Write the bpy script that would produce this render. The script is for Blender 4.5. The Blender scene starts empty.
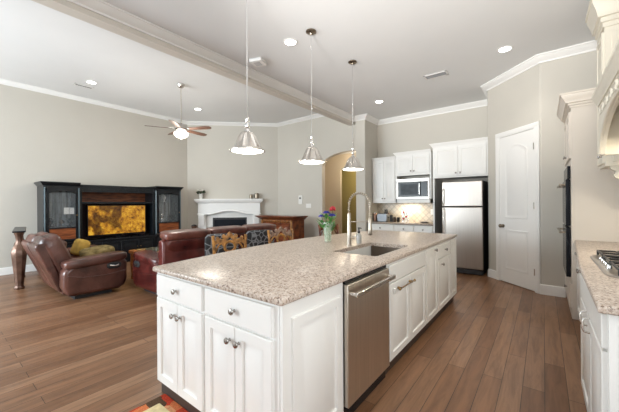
import bpy, bmesh, math, random
from mathutils import Matrix, Vector
random.seed(7)
R = math.radians
SC = bpy.context.scene
COL = SC.collection
PI = math.pi

# ------------------------------------------------------------------ camera
cam_d = bpy.data.cameras.new('camera'); cam = bpy.data.objects.new('camera', cam_d); COL.objects.link(cam)
SC.camera = cam
W, H = 619, 412
F, CY, YAW, ROLL = 300.0, 204.0, R(37.95), R(-0.4)
cam_d.sensor_fit = 'HORIZONTAL'; cam_d.sensor_width = 36.0
cam_d.lens = F / W * 36.0
cam_d.shift_y = (CY - H / 2) / W
cam_d.clip_start = 0.05
fw = Vector((-math.sin(YAW), math.cos(YAW), 0)); rt = Vector((math.cos(YAW), math.sin(YAW), 0)); up = Vector((0, 0, 1))
r2 = rt * math.cos(ROLL) + up * math.sin(ROLL); u2 = -rt * math.sin(ROLL) + up * math.cos(ROLL)
cam.matrix_world = Matrix(((r2.x, u2.x, -fw.x, 0), (r2.y, u2.y, -fw.y, 0), (r2.z, u2.z, -fw.z, 1.35), (0, 0, 0, 1)))

# ------------------------------------------------------------------ world, daylight, exposure
SC.view_settings.view_transform = 'Standard'; SC.view_settings.look = 'None'
SC.view_settings.gamma = 1.0; SC.view_settings.use_curve_mapping = False
SC.view_settings.exposure = 0.48
SC.cycles.use_denoising = True
SC.cycles.max_bounces = 8; SC.cycles.diffuse_bounces = 5; SC.cycles.glossy_bounces = 4
SC.cycles.sample_clamp_indirect = 6.0
SC.cycles.caustics_reflective = False; SC.cycles.caustics_refractive = False
w = bpy.data.worlds.new('sky'); SC.world = w; w.use_nodes = True
bg = w.node_tree.nodes['Background']
sky = w.node_tree.nodes.new('ShaderNodeTexSky'); sky.sky_type = 'HOSEK_WILKIE'; sky.turbidity = 4.0
sky.sun_direction = (0.4, -0.6, 0.7)
w.node_tree.links.new(sky.outputs[0], bg.inputs[0]); bg.inputs[1].default_value = 0.6

def light(name, kind, loc, energy, color=(1, 1, 1), rot=(0, 0, 0), size=None, size_y=None, spot=None, radius=None, blend=0.6):
    d = bpy.data.lights.new(name, kind); d.energy = energy; d.color = color
    if kind == 'AREA':
        d.shape = 'RECTANGLE'; d.size = size; d.size_y = size_y or size
    if kind == 'SPOT':
        d.spot_size = R(spot); d.spot_blend = blend
    if radius is not None: d.shadow_soft_size = radius
    o = bpy.data.objects.new(name, d); COL.objects.link(o); o.location = loc; o.rotation_euler = rot
    return o
XRW_ = 1.0   # right wall
YR = -3.4   # rear wall
DAY = (0.82, 0.93, 1.0)
# daylight entering by the windows of the rear wall, and added fill lights out of view
light('daylight_living', 'AREA', (-6.0, YR + 0.1, 1.75), 315, DAY, (R(90), 0, 0), 3.6, 2.3)
light('daylight_kitchen', 'AREA', (-1.6, YR + 0.1, 1.75), 12, DAY, (R(90), 0, 0), 2.8, 2.3)
light('side_fill', 'AREA', (XRW_ - 0.02, -0.1, 1.75), 42, (0.93, 0.97, 1.0), (R(90), 0, R(90)), 2.5, 2.1)  # added fill for the island's long side, set in an assumed window
light('bounce_fill_kitchen', 'AREA', (-0.8, -1.2, 1.7), 13, (0.88, 0.97, 1.0), (R(165), 0, 0), 1.6, 1.6)  # added fill behind the camera, turned up to brighten the kitchen ceiling
light('bounce_fill_living', 'AREA', (-5.8, -1.2, 1.7), 3, (0.90, 0.96, 1.0), (R(165), 0, 0), 2.0, 2.0)  # unseen fill panel added to lift the living room ceiling
def aim(o, p):
    o.rotation_euler = (Vector(p) - o.location).to_track_quat('-Z', 'Y').to_euler(); return o
aim(light('spot_fill_kitchen', 'SPOT', (-0.6, -1.9, 1.3), 1300, (1.0, 0.975, 0.94), spot=49, radius=0.45, blend=0.9), (-1.2, 5.4, 4.5))  # added spot brightening the far kitchen ceiling and upper walls
aim(light('spot_fill_living', 'SPOT', (-5.0, -3.1, 1.0), 260, (0.90, 0.96, 1.0), spot=37, radius=0.45, blend=0.9), (-6.0, 5.5, 4.1))  # added unseen spot brightening the far living room ceiling

# ------------------------------------------------------------------ mesh builder
class MB:
    def __init__(s): s.bm = bmesh.new()
    def faces(s, vs, fs):
        v = [s.bm.verts.new(p) for p in vs]
        for f in fs:
            try: s.bm.faces.new([v[i] for i in f])
            except ValueError: pass
        return s
    def box(s, x0, x1, y0, y1, z0, z1):
        x0, x1 = sorted((x0, x1)); y0, y1 = sorted((y0, y1)); z0, z1 = sorted((z0, z1))
        return s.faces([(x0,y0,z0),(x1,y0,z0),(x1,y1,z0),(x0,y1,z0),(x0,y0,z1),(x1,y0,z1),(x1,y1,z1),(x0,y1,z1)],
            [(0,3,2,1),(4,5,6,7),(0,1,5,4),(1,2,6,5),(2,3,7,6),(3,0,4,7)])
    def loops(s, L, cap0=True, cap1=True, closed=True):
        n = len(L[0]); vs = [s.bm.verts.new(p) for l in L for p in l]
        for i in range(len(L) - 1):
            for j in range(n if closed else n - 1):
                k = (j + 1) % n
                try: s.bm.faces.new((vs[i*n+j], vs[i*n+k], vs[(i+1)*n+k], vs[(i+1)*n+j]))
                except ValueError: pass
        if cap0: s.bm.faces.new([vs[j] for j in range(n)][::-1])
        if cap1: s.bm.faces.new([vs[(len(L)-1)*n+j] for j in range(n)])
        return s
    def lathe(s, prof, c=(0,0,0), axis='z', n=24, caps=True):
        L = []
        for r, h in prof:
            l = []
            for k in range(n):
                a = 2*PI*k/n; x, y = max(r,1e-4)*math.cos(a), max(r,1e-4)*math.sin(a)
                if axis == 'z': p = (x, y, h)
                elif axis == '-y': p = (x, -h, y)
                elif axis == 'x': p = (h, x, y)
                l.append((c[0]+p[0], c[1]+p[1], c[2]+p[2]))
            L.append(l)
        return s.loops(L, caps, caps)
    def cyl(s, p0, p1, r0, r1=None, n=16):
        return s.tube([p0, p1], [r0, r0 if r1 is None else r1], n)
    def tube(s, pts, r, n=10, caps=True, flat=1.0):
        P = [Vector(p) for p in pts]
        rs = r if isinstance(r, (list, tuple)) else [r]*len(P)
        t0 = (P[1]-P[0]).normalized()
        ref = Vector((0,0,1)) if abs(t0.z) < 0.9 else Vector((1,0,0))
        a = t0.cross(ref).normalized(); L = []
        for i, p in enumerate(P):
            t = (P[min(i+1,len(P)-1)]-P[max(i-1,0)]).normalized()
            a = (a - t*a.dot(t)).normalized(); b = t.cross(a)
            L.append([p + (a*math.cos(2*PI*k/n) + b*math.sin(2*PI*k/n)*flat)*rs[i] for k in range(n)])
        return s.loops(L, caps, caps)
    def prism(s, poly, a, b, plane='xz'):
        def m(p, t):
            if plane == 'xz': return (p[0], t, p[1])
            if plane == 'yz': return (t, p[0], p[1])
            return (p[0], p[1], t)
        return s.loops([[m(p,a) for p in poly],[m(p,b) for p in poly]])
    def sell(s, c, h, e=0.35, nu=28, nv=16, tilt=None):
        # rounded cushion
        f = lambda v, q: math.copysign(abs(v)**q, v)
        L = []
        for i in range(nv+1):
            ph = -PI/2 + PI*i/nv
            l = []
            for j in range(nu):
                th = 2*PI*j/nu
                p = Vector((f(math.cos(ph),e)*f(math.cos(th),e)*h[0], f(math.cos(ph),e)*f(math.sin(th),e)*h[1], f(math.sin(ph),e)*h[2]))
                if i in (0, nv): p.x *= 0.02; p.y *= 0.02
                if tilt is not None: p = tilt @ p
                l.append(Vector(c)+p)
            L.append(l)
        return s.loops(L)
    def xf(s, M):
        bmesh.ops.transform(s.bm, matrix=M, verts=s.bm.verts); return s
    def build(s, name, m, parent=None, bevel=0, seg=2, angle=35, sub=0, rc=True):
        bm = s.bm
        bmesh.ops.recalc_face_normals(bm, faces=bm.faces)
        for f in bm.faces: f.smooth = True
        me = bpy.data.meshes.new(name); bm.to_mesh(me); bm.free()
        try: me.set_sharp_from_angle(angle=R(angle))
        except Exception: pass
        o = bpy.data.objects.new(name, me); COL.objects.link(o)
        if m is not None: me.materials.append(m)
        if parent: o.parent = parent
        if bevel:
            b = o.modifiers.new('bevel', 'BEVEL'); b.width = bevel; b.segments = seg; b.limit_method = 'ANGLE'; b.angle_limit = R(40)
            b.harden_normals = False
        if sub:
            b = o.modifiers.new('sub', 'SUBSURF'); b.levels = sub; b.render_levels = sub
        return o

def thing(name, label, cat, loc=(0,0,0), rz=0, group=None):
    o = bpy.data.objects.new(name, None); COL.objects.link(o); o.empty_display_size = 0.1
    o.location = loc; o.rotation_euler = (0,0,rz); o['label'] = label; o['category'] = cat
    if group: o['group'] = group
    return o
def tag(o, label, cat, group=None):
    o['label'] = label; o['category'] = cat
    if group: o['group'] = group
    return o
def struct(o):
    o['kind'] = 'structure'; return o
def copy_tree(o, parent=None):
    c = o.copy(); COL.objects.link(c)
    if parent: c.parent = parent
    for ch in list(o.children): copy_tree(ch, c)
    return c

# ------------------------------------------------------------------ materials
def nodes(name):
    m = bpy.data.materials.new(name); m.use_nodes = True
    nt = m.node_tree; return m, nt, nt.nodes['Principled BSDF']
def N(nt, t, **kw):
    n = nt.nodes.new(t)
    for k, v in kw.items():
        if k in n.inputs: n.inputs[k].default_value = v
        else: setattr(n, k, v)
    return n
def coord(nt, scale=(1,1,1), rot=(0,0,0)):
    tc = N(nt, 'ShaderNodeTexCoord'); mp = N(nt, 'ShaderNodeMapping')
    mp.inputs['Scale'].default_value = scale; mp.inputs['Rotation'].default_value = rot
    nt.links.new(tc.outputs['Object'], mp.inputs[0]); return mp.outputs[0]
def ramp(nt, fac, stops, interp='LINEAR'):
    r = N(nt, 'ShaderNodeValToRGB'); cr = r.color_ramp; cr.interpolation = interp
    while len(cr.elements) < len(stops): cr.elements.new(0.5)
    for e, (p, c) in zip(cr.elements, stops): e.position = p; e.color = (*c, 1)
    nt.links.new(fac, r.inputs[0]); return r.outputs[0]
def sr(r, g, b):
    f = lambda v: (v/255/12.92) if v/255 <= 0.04045 else ((v/255+0.055)/1.055)**2.4
    return (f(r), f(g), f(b))
def mk(name, c, rough=0.5, metal=0.0, var=0.06, scale=6, bump=0.0, bscale=40, spec=0.5, stretch=(1,1,1), coat=0.0, c2=None):
    m, nt, p = nodes(name)
    v = coord(nt, stretch); n = N(nt, 'ShaderNodeTexNoise', Scale=scale, Detail=4.0)
    nt.links.new(v, n.inputs['Vector'])
    a = tuple(max(0, x*(1-var)) for x in c); b = c2 or tuple(min(1, x*(1+var)) for x in c)
    nt.links.new(ramp(nt, n.outputs['Fac'], [(0.3, a), (0.7, b)]), p.inputs['Base Color'])
    p.inputs['Roughness'].default_value = rough; p.inputs['Metallic'].default_value = metal
    p.inputs['Specular IOR Level'].default_value = spec
    p.inputs['Coat Weight'].default_value = coat; p.inputs['Coat Roughness'].default_value = 0.15
    if bump:
        n2 = N(nt, 'ShaderNodeTexNoise', Scale=bscale, Detail=3.0); nt.links.new(v, n2.inputs['Vector'])
        bp = N(nt, 'ShaderNodeBump', Strength=bump, Distance=0.01); nt.links.new(n2.outputs['Fac'], bp.inputs['Height'])
        nt.links.new(bp.outputs[0], p.inputs['Normal'])
    return m
def emis(name, c, s):
    m, nt, p = nodes(name)
    v = coord(nt); n = N(nt, 'ShaderNodeTexNoise', Scale=3.0); nt.links.new(v, n.inputs['Vector'])
    nt.links.new(ramp(nt, n.outputs['Fac'], [(0.2, tuple(x*0.97 for x in c)), (0.8, c)]), p.inputs['Emission Color'])
    p.inputs['Base Color'].default_value = (*c, 1); p.inputs['Emission Strength'].default_value = s
    return m
def glass(name, c=(0.9,0.95,0.93), alpha=0.25, rough=0.03):
    m, nt, p = nodes(name)
    v = coord(nt); n = N(nt, 'ShaderNodeTexNoise', Scale=2.0); nt.links.new(v, n.inputs['Vector'])
    nt.links.new(ramp(nt, n.outputs['Fac'], [(0.3, c), (0.7, tuple(min(1, x*1.03) for x in c))]), p.inputs['Base Color'])
    p.inputs['Roughness'].default_value = rough; p.inputs['Alpha'].default_value = alpha
    p.inputs['Specular IOR Level'].default_value = 0.9
    return m

M = {}
M['wall'] = mk('wall_paint', (0.56, 0.53, 0.475), 0.85, var=0.015, scale=2, bump=0.05, bscale=180, spec=0.2)
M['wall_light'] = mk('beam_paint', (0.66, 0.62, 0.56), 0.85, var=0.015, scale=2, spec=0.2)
M['hall'] = mk('hall_paint', (0.56, 0.49, 0.39), 0.85, var=0.02, scale=2, spec=0.2)
M['olive'] = mk('olive_paint', (0.36, 0.29, 0.12), 0.85, var=0.03, scale=2, spec=0.2)
M['ceil'] = mk('ceiling_paint', (0.76, 0.765, 0.765), 0.9, var=0.01, scale=2, bump=0.04, bscale=120, spec=0.2)
M['trim'] = mk('trim_paint', (0.82, 0.81, 0.79), 0.4, var=0.01, scale=3)
M['cab'] = mk('cabinet_paint', (0.80, 0.79, 0.765), 0.38, var=0.012, scale=4)
M['cream'] = mk('hood_paint', (0.70, 0.655, 0.56), 0.42, var=0.02, scale=4)
M['cream_tower'] = mk('tower_paint', (0.66, 0.60, 0.53), 0.42, var=0.015, scale=4)
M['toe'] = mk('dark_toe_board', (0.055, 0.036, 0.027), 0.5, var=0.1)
M['black'] = mk('black_gloss', (0.010, 0.010, 0.012), 0.25, var=0.1, spec=0.3)
M['black_matte'] = mk('black_matte', (0.02, 0.02, 0.022), 0.55, var=0.15)
M['knob'] = mk('dark_nickel_knob', (0.30, 0.28, 0.26), 0.22, 1.0, var=0.05, scale=30)
M['nickel'] = mk('brushed_nickel', (0.70, 0.67, 0.63), 0.25, 1.0, var=0.05, scale=30)
M['nickel_dark'] = mk('aged_nickel', (0.33, 0.28, 0.22), 0.35, 1.0, var=0.15, scale=30)
M['faucet'] = mk('satin_nickel', (0.50, 0.45, 0.385), 0.3, 1.0, var=0.06, scale=25)
M['chrome'] = mk('chrome', (0.8, 0.8, 0.8), 0.12, 1.0, var=0.02)
M['brass'] = mk('brass', (0.34, 0.22, 0.10), 0.3, 1.0, var=0.1)
M['steel'] = mk('stainless_steel', (0.52, 0.475, 0.435), 0.34, 1.0, var=0.05, scale=3, stretch=(40, 40, 0.6), bump=0.02, bscale=12)
M['steel_dw'] = mk('stainless_panel', (0.68, 0.62, 0.54), 0.36, 1.0, var=0.07, scale=3, stretch=(40, 40, 0.5))
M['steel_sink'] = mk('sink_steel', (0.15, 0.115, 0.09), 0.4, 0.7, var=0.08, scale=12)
M['leather'] = mk('brown_leather', (0.055, 0.016, 0.012), 0.30, var=0.4, scale=4, bump=0.3, bscale=30, spec=0.7, c2=(0.16, 0.062, 0.045))
M['leather_red'] = mk('burgundy_leather', (0.055, 0.007, 0.006), 0.27, var=0.4, scale=5, bump=0.2, bscale=60, spec=0.6, c2=(0.14, 0.025, 0.02))
M['leather_tan'] = mk('worn_red_leather', (0.085, 0.020, 0.015), 0.3, var=0.4, scale=7, bump=0.2, bscale=60, spec=0.6, c2=(0.19, 0.062, 0.043))
M['ebony'] = mk('ebony_wood', (0.008, 0.010, 0.013), 0.3, var=0.4, scale=6, spec=0.35, stretch=(1, 1, 6))
M['redwood'] = mk('red_wood', (0.16, 0.035, 0.014), 0.35, var=0.5, scale=5, c2=(0.34, 0.10, 0.03), stretch=(1, 6, 6))
M['chestwood'] = mk('chest_wood', (0.085, 0.018, 0.010), 0.32, var=0.4, scale=9, c2=(0.26, 0.07, 0.022))
M['gilt'] = mk('gilded_wood', (0.22, 0.085, 0.015), 0.35, var=0.4, scale=22, c2=(0.50, 0.23, 0.05))
M['gilt_pale'] = mk('worn_carved_wood', (0.20, 0.10, 0.06), 0.45, var=0.4, scale=30, c2=(0.42, 0.28, 0.20))
M['orangewood'] = mk('orange_wood', (0.26, 0.075, 0.02), 0.3, var=0.3, scale=8, c2=(0.42, 0.14, 0.04), stretch=(4, 1, 4))
M['white_ceramic'] = mk('white_ceramic', (0.8, 0.79, 0.76), 0.25, var=0.02)
M['mantel'] = mk('mantel_paint', (0.80, 0.80, 0.79), 0.45, var=0.012)
M['hearth'] = mk('hearth_tile', (0.70, 0.70, 0.69), 0.4, var=0.04)
M['firebox'] = mk('firebox_black', (0.006, 0.008, 0.013), 0.5, var=0.3, spec=0.15)
M['green'] = mk('leaf_green', (0.045, 0.22, 0.03), 0.45, var=0.4, scale=20, c2=(0.10, 0.36, 0.06))
M['darkgreen'] = mk('dark_leaf', (0.03, 0.05, 0.02), 0.5, var=0.4, scale=20)
M['blue_petal'] = mk('blue_petal', (0.03, 0.03, 0.36), 0.5, var=0.3, scale=30)
M['red_petal'] = mk('red_petal', (0.42, 0.02, 0.03), 0.5, var=0.3, scale=30)
M['white_petal'] = mk('white_petal', (0.78, 0.76, 0.70), 0.5, var=0.08, scale=30)
M['blanket'] = mk('olive_blanket', (0.20, 0.15, 0.055), 0.9, var=0.4, scale=18, c2=(0.36, 0.27, 0.12), bump=0.5, bscale=50, spec=0.1)
M['yellow_cloth'] = mk('yellow_cloth', (0.52, 0.33, 0.08), 0.9, var=0.2, scale=12, spec=0.1)
M['bronze'] = mk('urn_bronze', (0.09, 0.045, 0.03), 0.28, 0.4, var=0.5, scale=5, c2=(0.24, 0.14, 0.10))
M['glass'] = glass('clear_glass', (0.85, 0.9, 0.88), 0.22)
M['glass_dark'] = glass('cabinet_glass', (0.45, 0.52, 0.56), 0.08, 0.05)
M['oven_glass'] = mk('oven_glass', (0.008, 0.009, 0.013), 0.2, var=0.1, spec=0.25)
M['lamp_on'] = emis('lamp_lens', (1.0, 0.97, 0.9), 3.0)
M['can_on'] = emis('downlight_lens', (1.0, 0.98, 0.94), 9.0)
M['fan_bowl'] = emis('fan_light_bowl', (1.0, 0.96, 0.88), 3.5)
M['iron'] = mk('cast_iron', (0.02, 0.017, 0.016), 0.5, var=0.3, scale=30)
M['fan_blade'] = mk('walnut_blade', (0.10, 0.045, 0.025), 0.4, var=0.4, scale=8, stretch=(1, 8, 1))
M['grey_plastic'] = mk('vent_grey', (0.28, 0.28, 0.28), 0.6, var=0.05)
M['silver'] = mk('silver_plastic', (0.22, 0.23, 0.25), 0.35, 0.5, var=0.05)

def floor_mat():
    m, nt, p = nodes('wood_plank_floor')
    v = coord(nt, (1, 1, 1), (0, 0, R(90)))
    b = N(nt, 'ShaderNodeTexBrick', Scale=1.0); b.offset = 0.37; b.offset_frequency = 2
    b.inputs['Color1'].default_value = (0, 0, 0, 1); b.inputs['Color2'].default_value = (1, 1, 1, 1); b.inputs['Mortar'].default_value = (0.5, 0.5, 0.5, 1)
    b.inputs['Mortar Size'].default_value = 0.0018; b.inputs['Brick Width'].default_value = 1.35; b.inputs['Row Height'].default_value = 0.128
    nt.links.new(v, b.inputs['Vector'])
    v2 = coord(nt, (9, 0.9, 1)); n = N(nt, 'ShaderNodeTexNoise', Scale=2.2, Detail=8.0, Roughness=0.65, Distortion=0.6); nt.links.new(v2, n.inputs['Vector'])
    v3 = coord(nt, (1, 1, 1)); n3 = N(nt, 'ShaderNodeTexNoise', Scale=1.1, Detail=3.0); nt.links.new(v3, n3.inputs['Vector'])
    base = ramp(nt, b.outputs['Color'], [(0.0, (0.185, 0.088, 0.043)), (0.5, (0.24, 0.122, 0.064)), (1.0, (0.30, 0.165, 0.092))])
    g = ramp(nt, n.outputs['Fac'], [(0.25, (0.45, 0.42, 0.40)), (0.55, (1, 1, 1)), (0.8, (1.35, 1.3, 1.25))])
    mx = N(nt, 'ShaderNodeMix', data_type='RGBA', blend_type='MULTIPLY'); mx.inputs[0].default_value = 0.85
    nt.links.new(base, mx.inputs[6]); nt.links.new(g, mx.inputs[7])
    mo = N(nt, 'ShaderNodeMix', data_type='RGBA'); nt.links.new(b.outputs['Fac'], mo.inputs[0])
    nt.links.new(mx.outputs[2], mo.inputs[6]); mo.inputs[7].default_value = (0.02, 0.012, 0.008, 1)
    nt.links.new(mo.outputs[2], p.inputs['Base Color'])
    rr = ramp(nt, n3.outputs['Fac'], [(0.3, (0.27,)*3), (0.7, (0.40,)*3)])
    nt.links.new(rr, p.inputs['Roughness'])
    p.inputs['Specular IOR Level'].default_value = 0.4
    bp = N(nt, 'ShaderNodeBump', Strength=0.12, Distance=0.004); nt.links.new(n.outputs['Fac'], bp.inputs['Height']); nt.links.new(bp.outputs[0], p.inputs['Normal'])
    return m
M['floor'] = floor_mat()
def granite(name, dark=1.0):
    m, nt, p = nodes(name)
    v = coord(nt)
    n1 = N(nt, 'ShaderNodeTexNoise', Scale=55.0, Detail=5.0, Roughness=0.7); nt.links.new(v, n1.inputs['Vector'])
    n2 = N(nt, 'ShaderNodeTexVoronoi', Scale=120.0); nt.links.new(v, n2.inputs['Vector'])
    n3 = N(nt, 'ShaderNodeTexNoise', Scale=60.0, Detail=4.0, Roughness=0.75); 
    v3 = coord(nt, (1, 1, 1), (0.3, 0.5, 1.0)); nt.links.new(v3, n3.inputs['Vector'])
    k = dark
    a = ramp(nt, n1.outputs['Fac'], [(0.32, (0.34*k, 0.26*k, 0.21*k)), (0.45, (0.53*k, 0.43*k, 0.355*k)), (0.56, (0.64*k, 0.55*k, 0.475*k)), (0.72, (0.76*k, 0.71*k, 0.65*k))])
    sp = N(nt, 'ShaderNodeSeparateColor'); nt.links.new(n2.outputs['Color'], sp.inputs[0])
    d = ramp(nt, sp.outputs[0], [(0.0, (0.30, 0.25, 0.23)), (0.12, (0.55, 0.45, 0.40)), (0.22, (1, 1, 1)), (0.85, (1, 1, 1)), (1.0, (1.22, 1.2, 1.18))])
    mx = N(nt, 'ShaderNodeMix', data_type='RGBA', blend_type='MULTIPLY'); mx.inputs[0].default_value = 0.9
    nt.links.new(a, mx.inputs[6]); nt.links.new(d, mx.inputs[7])
    e = ramp(nt, n3.outputs['Fac'], [(0.34, (0.35, 0.32, 0.32)), (0.42, (1, 1, 1))])
    my = N(nt, 'ShaderNodeMix', data_type='RGBA', blend_type='MULTIPLY'); my.inputs[0].default_value = 0.8
    nt.links.new(mx.outputs[2], my.inputs[6]); nt.links.new(e, my.inputs[7])
    nt.links.new(my.outputs[2], p.inputs['Base Color'])
    p.inputs['Roughness'].default_value = 0.3; p.inputs['Specular IOR Level'].default_value = 0.3
    return m
M['granite'] = granite('speckled_granite', 0.9)
M['granite_back'] = granite('grey_granite', 0.6)
def tile_mat():
    m, nt, p = nodes('backsplash_tile')
    v = coord(nt, (1, 1, 1), (R(90), 0, R(0)))
    tc = N(nt, 'ShaderNodeMapping'); tc.inputs['Rotation'].default_value = (0, 0, R(45)); nt.links.new(v, tc.inputs[0])
    b = N(nt, 'ShaderNodeTexBrick', Scale=1.0); b.offset = 0.0
    b.inputs['Color1'].default_value = (0.54, 0.47, 0.38, 1); b.inputs['Color2'].default_value = (0.62, 0.56, 0.47, 1); b.inputs['Mortar'].default_value = (0.36, 0.32, 0.27, 1)
    b.inputs['Mortar Size'].default_value = 0.006; b.inputs['Brick Width'].default_value = 0.10; b.inputs['Row Height'].default_value = 0.10
    nt.links.new(tc.outputs[0], b.inputs['Vector']); nt.links.new(b.outputs['Color'], p.inputs['Base Color'])
    p.inputs['Roughness'].default_value = 0.35
    return m
M['tile'] = tile_mat()
def rug_mat():
    m, nt, p = nodes('patchwork_rug_pile')
    v = coord(nt)
    b = N(nt, 'ShaderNodeTexVoronoi', Scale=9.0); b.distance = 'CHEBYCHEV'; b.inputs['Randomness'].default_value = 0.45
    nt.links.new(v, b.inputs['Vector'])
    sp = N(nt, 'ShaderNodeSeparateColor'); nt.links.new(b.outputs['Color'], sp.inputs[0])
    c = ramp(nt, sp.outputs[0], [(0, (0.42, 0.03, 0.02)), (0.22, (0.60, 0.18, 0.07)), (0.40, (0.10, 0.06, 0.035)), (0.5, (0.66, 0.52, 0.26)), (0.6, (0.50, 0.06, 0.03)), (0.78, (0.64, 0.30, 0.15)), (0.9, (0.20, 0.02, 0.02))], 'CONSTANT')
    n = N(nt, 'ShaderNodeTexNoise', Scale=90.0); nt.links.new(v, n.inputs['Vector'])
    g = ramp(nt, n.outputs['Fac'], [(0.3, (0.75,)*3), (0.7, (1.15,)*3)])
    mx = N(nt, 'ShaderNodeMix', data_type='RGBA', blend_type='MULTIPLY'); mx.inputs[0].default_value = 1
    nt.links.new(c, mx.inputs[6]); nt.links.new(g, mx.inputs[7]); nt.links.new(mx.outputs[2], p.inputs['Base Color'])
    p.inputs['Roughness'].default_value = 0.95; p.inputs['Specular IOR Level'].default_value = 0.1
    return m
M['rug'] = rug_mat()
M['rug_cream'] = mk('rug_cream_pile', (0.70, 0.58, 0.33), 0.95, var=0.15, scale=25, spec=0.1)
def screen_mat():
    m, nt, p = nodes('screen_autumn_trees')
    v = coord(nt)
    n1 = N(nt, 'ShaderNodeTexNoise', Scale=10.0, Detail=9.0, Roughness=0.8); nt.links.new(v, n1.inputs['Vector'])
    c = ramp(nt, n1.outputs['Fac'], [(0.34, (0.03, 0.012, 0.0)), (0.43, (0.20, 0.07, 0.006)), (0.51, (0.44, 0.19, 0.012)), (0.60, (0.62, 0.34, 0.025)), (0.74, (0.80, 0.60, 0.16))])
    v2 = coord(nt, (1, 9, 0.9)); n2 = N(nt, 'ShaderNodeTexNoise', Scale=1.6, Detail=3.0, Distortion=0.5); nt.links.new(v2, n2.inputs['Vector'])
    t = ramp(nt, n2.outputs['Fac'], [(0.40, (0.12, 0.08, 0.05)), (0.46, (1, 1, 1))])
    mx = N(nt, 'ShaderNodeMix', data_type='RGBA', blend_type='MULTIPLY'); mx.inputs[0].default_value = 0.85
    nt.links.new(c, mx.inputs[6]); nt.links.new(t, mx.inputs[7])
    p.inputs['Base Color'].default_value = (0.01, 0.01, 0.01, 1); p.inputs['Roughness'].default_value = 0.25
    nt.links.new(mx.outputs[2], p.inputs['Emission Color']); p.inputs['Emission Strength'].default_value = 0.85
    return m
M['screen'] = screen_mat()
def scroll_mat():
    m, nt, p = nodes('black_scroll_fabric')
    v = coord(nt); wv = N(nt, 'ShaderNodeTexVoronoi', Scale=11.0); wv.feature = 'DISTANCE_TO_EDGE'; nt.links.new(v, wv.inputs['Vector'])
    nt.links.new(ramp(nt, wv.outputs['Distance'], [(0.03, (0.20, 0.20, 0.21)), (0.09, (0.012, 0.012, 0.014))]), p.inputs['Base Color'])
    p.inputs['Roughness'].default_value = 0.6
    return m
M['scroll'] = scroll_mat()

# ------------------------------------------------------------------ the setting
ZK, ZL = 3.5, 3.82
XL, YA, XC, YB = -8.35, 6.7, -3.42, 7.3
CLX, CLY = XL, 4.807                                  # left wall meets the fireplace wall
FPX = XL + (YA - CLY)                                 # fireplace wall meets the arch wall
XRW = 1.0                                             # right wall
P0, P1 = (-0.80, 6.35), (-0.03, 5.58)                 # pantry wall
struct(MB().box(XL-0.2, XRW+0.2, YR-0.2, 9.7, -0.1, 0).build('floor', M['floor']))
struct(MB().box(-3.74, XRW+0.2, YR-0.2, YB+0.2, ZK, ZK+0.1).build('ceiling', M['ceil']))
struct(MB().box(XL-0.2, -3.90, YR-0.2, YA+0.1, ZL, ZL+0.1).build('ceiling', M['ceil']))
struct(MB().box(-3.90, -3.74, YR-0.1, YA, 3.34, ZL+0.1).build('trim_1', M['wall_light']))   # the dropped beam
struct(MB().box(XL-0.15, XL, YR-0.15, CLY, 0, ZL).build('wall_left', M['wall']))
d = 0.1/math.sqrt(2)
struct(MB().prism([(CLX, CLY), (FPX, YA), (FPX-0.1, YA+0.1), (CLX-0.1, CLY+0.1)], 0, ZL, 'xy').build('wall_fireplace', M['wall']))
# arch wall
AX0, AX1, ACX, AA = -4.78, -3.68, -3.93, 0.85
def archz(x): return 2.40 + 0.31*math.sqrt(max(0, 1-((x-ACX)/AA)**2))
arc = [AX0 + (AX1-AX0)*i/24 for i in range(25)]
b = MB()
b.box(FPX, AX0, YA, YA+0.14, 0, ZL)
b.prism([(AX0, ZL), (AX0, archz(AX0))] + [(x, archz(x)) for x in arc[1:]] + [(AX1, ZL)], YA, YA+0.14, 'xz')
struct(b.build('wall_arch', M['wall']))
struct(MB().box(-3.68, XC, 6.6, YB, 0, ZL).build('wall_column', M['wall'], bevel=0.015))
struct(MB().box(XC-0.3, P0[0], YB, YB+0.12, 0, ZK).build('wall_back', M['wall']))
struct(MB().prism([P0, P1, (P1[0]+1.2, P1[1]), (P1[0]+1.2, P1[1]+0.12), (P1[0]+0.05, P1[1]+0.12), (P0[0]+0.12, P0[1]+0.05), (P0[0]+0.12, YB), (P0[0], YB)], 0, ZK, 'xy').build('wall_pantry', M['wall'], bevel=0.02, seg=3))
b = MB(); b.box(XRW, XRW+0.12, YR-0.1, -1.4, 0, ZK); b.box(XRW, XRW+0.12, 1.2, P1[1], 0, ZK); b.box(XRW, XRW+0.12, -1.4, 1.2, 0, 0.6); b.box(XRW, XRW+0.12, -1.4, 1.2, 2.9, ZK)
struct(b.build('wall_right', M['wall']))
b = MB()
for y in (-1.4, -0.13, 1.14): b.box(XRW+0.04, XRW+0.10, y, y+0.06, 0.6, 2.9)
for z in (0.6, 1.8, 2.85): b.box(XRW+0.04, XRW+0.10, -1.4, 1.2, z, z+0.05)
o = struct(b.build('window_3', M['trim'])); MB().box(XRW+0.07, XRW+0.075, -1.38, 1.18, 0.62, 2.88).build('pane', M['glass'], o)  # unseen window added so fill light reaches the island side
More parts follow.
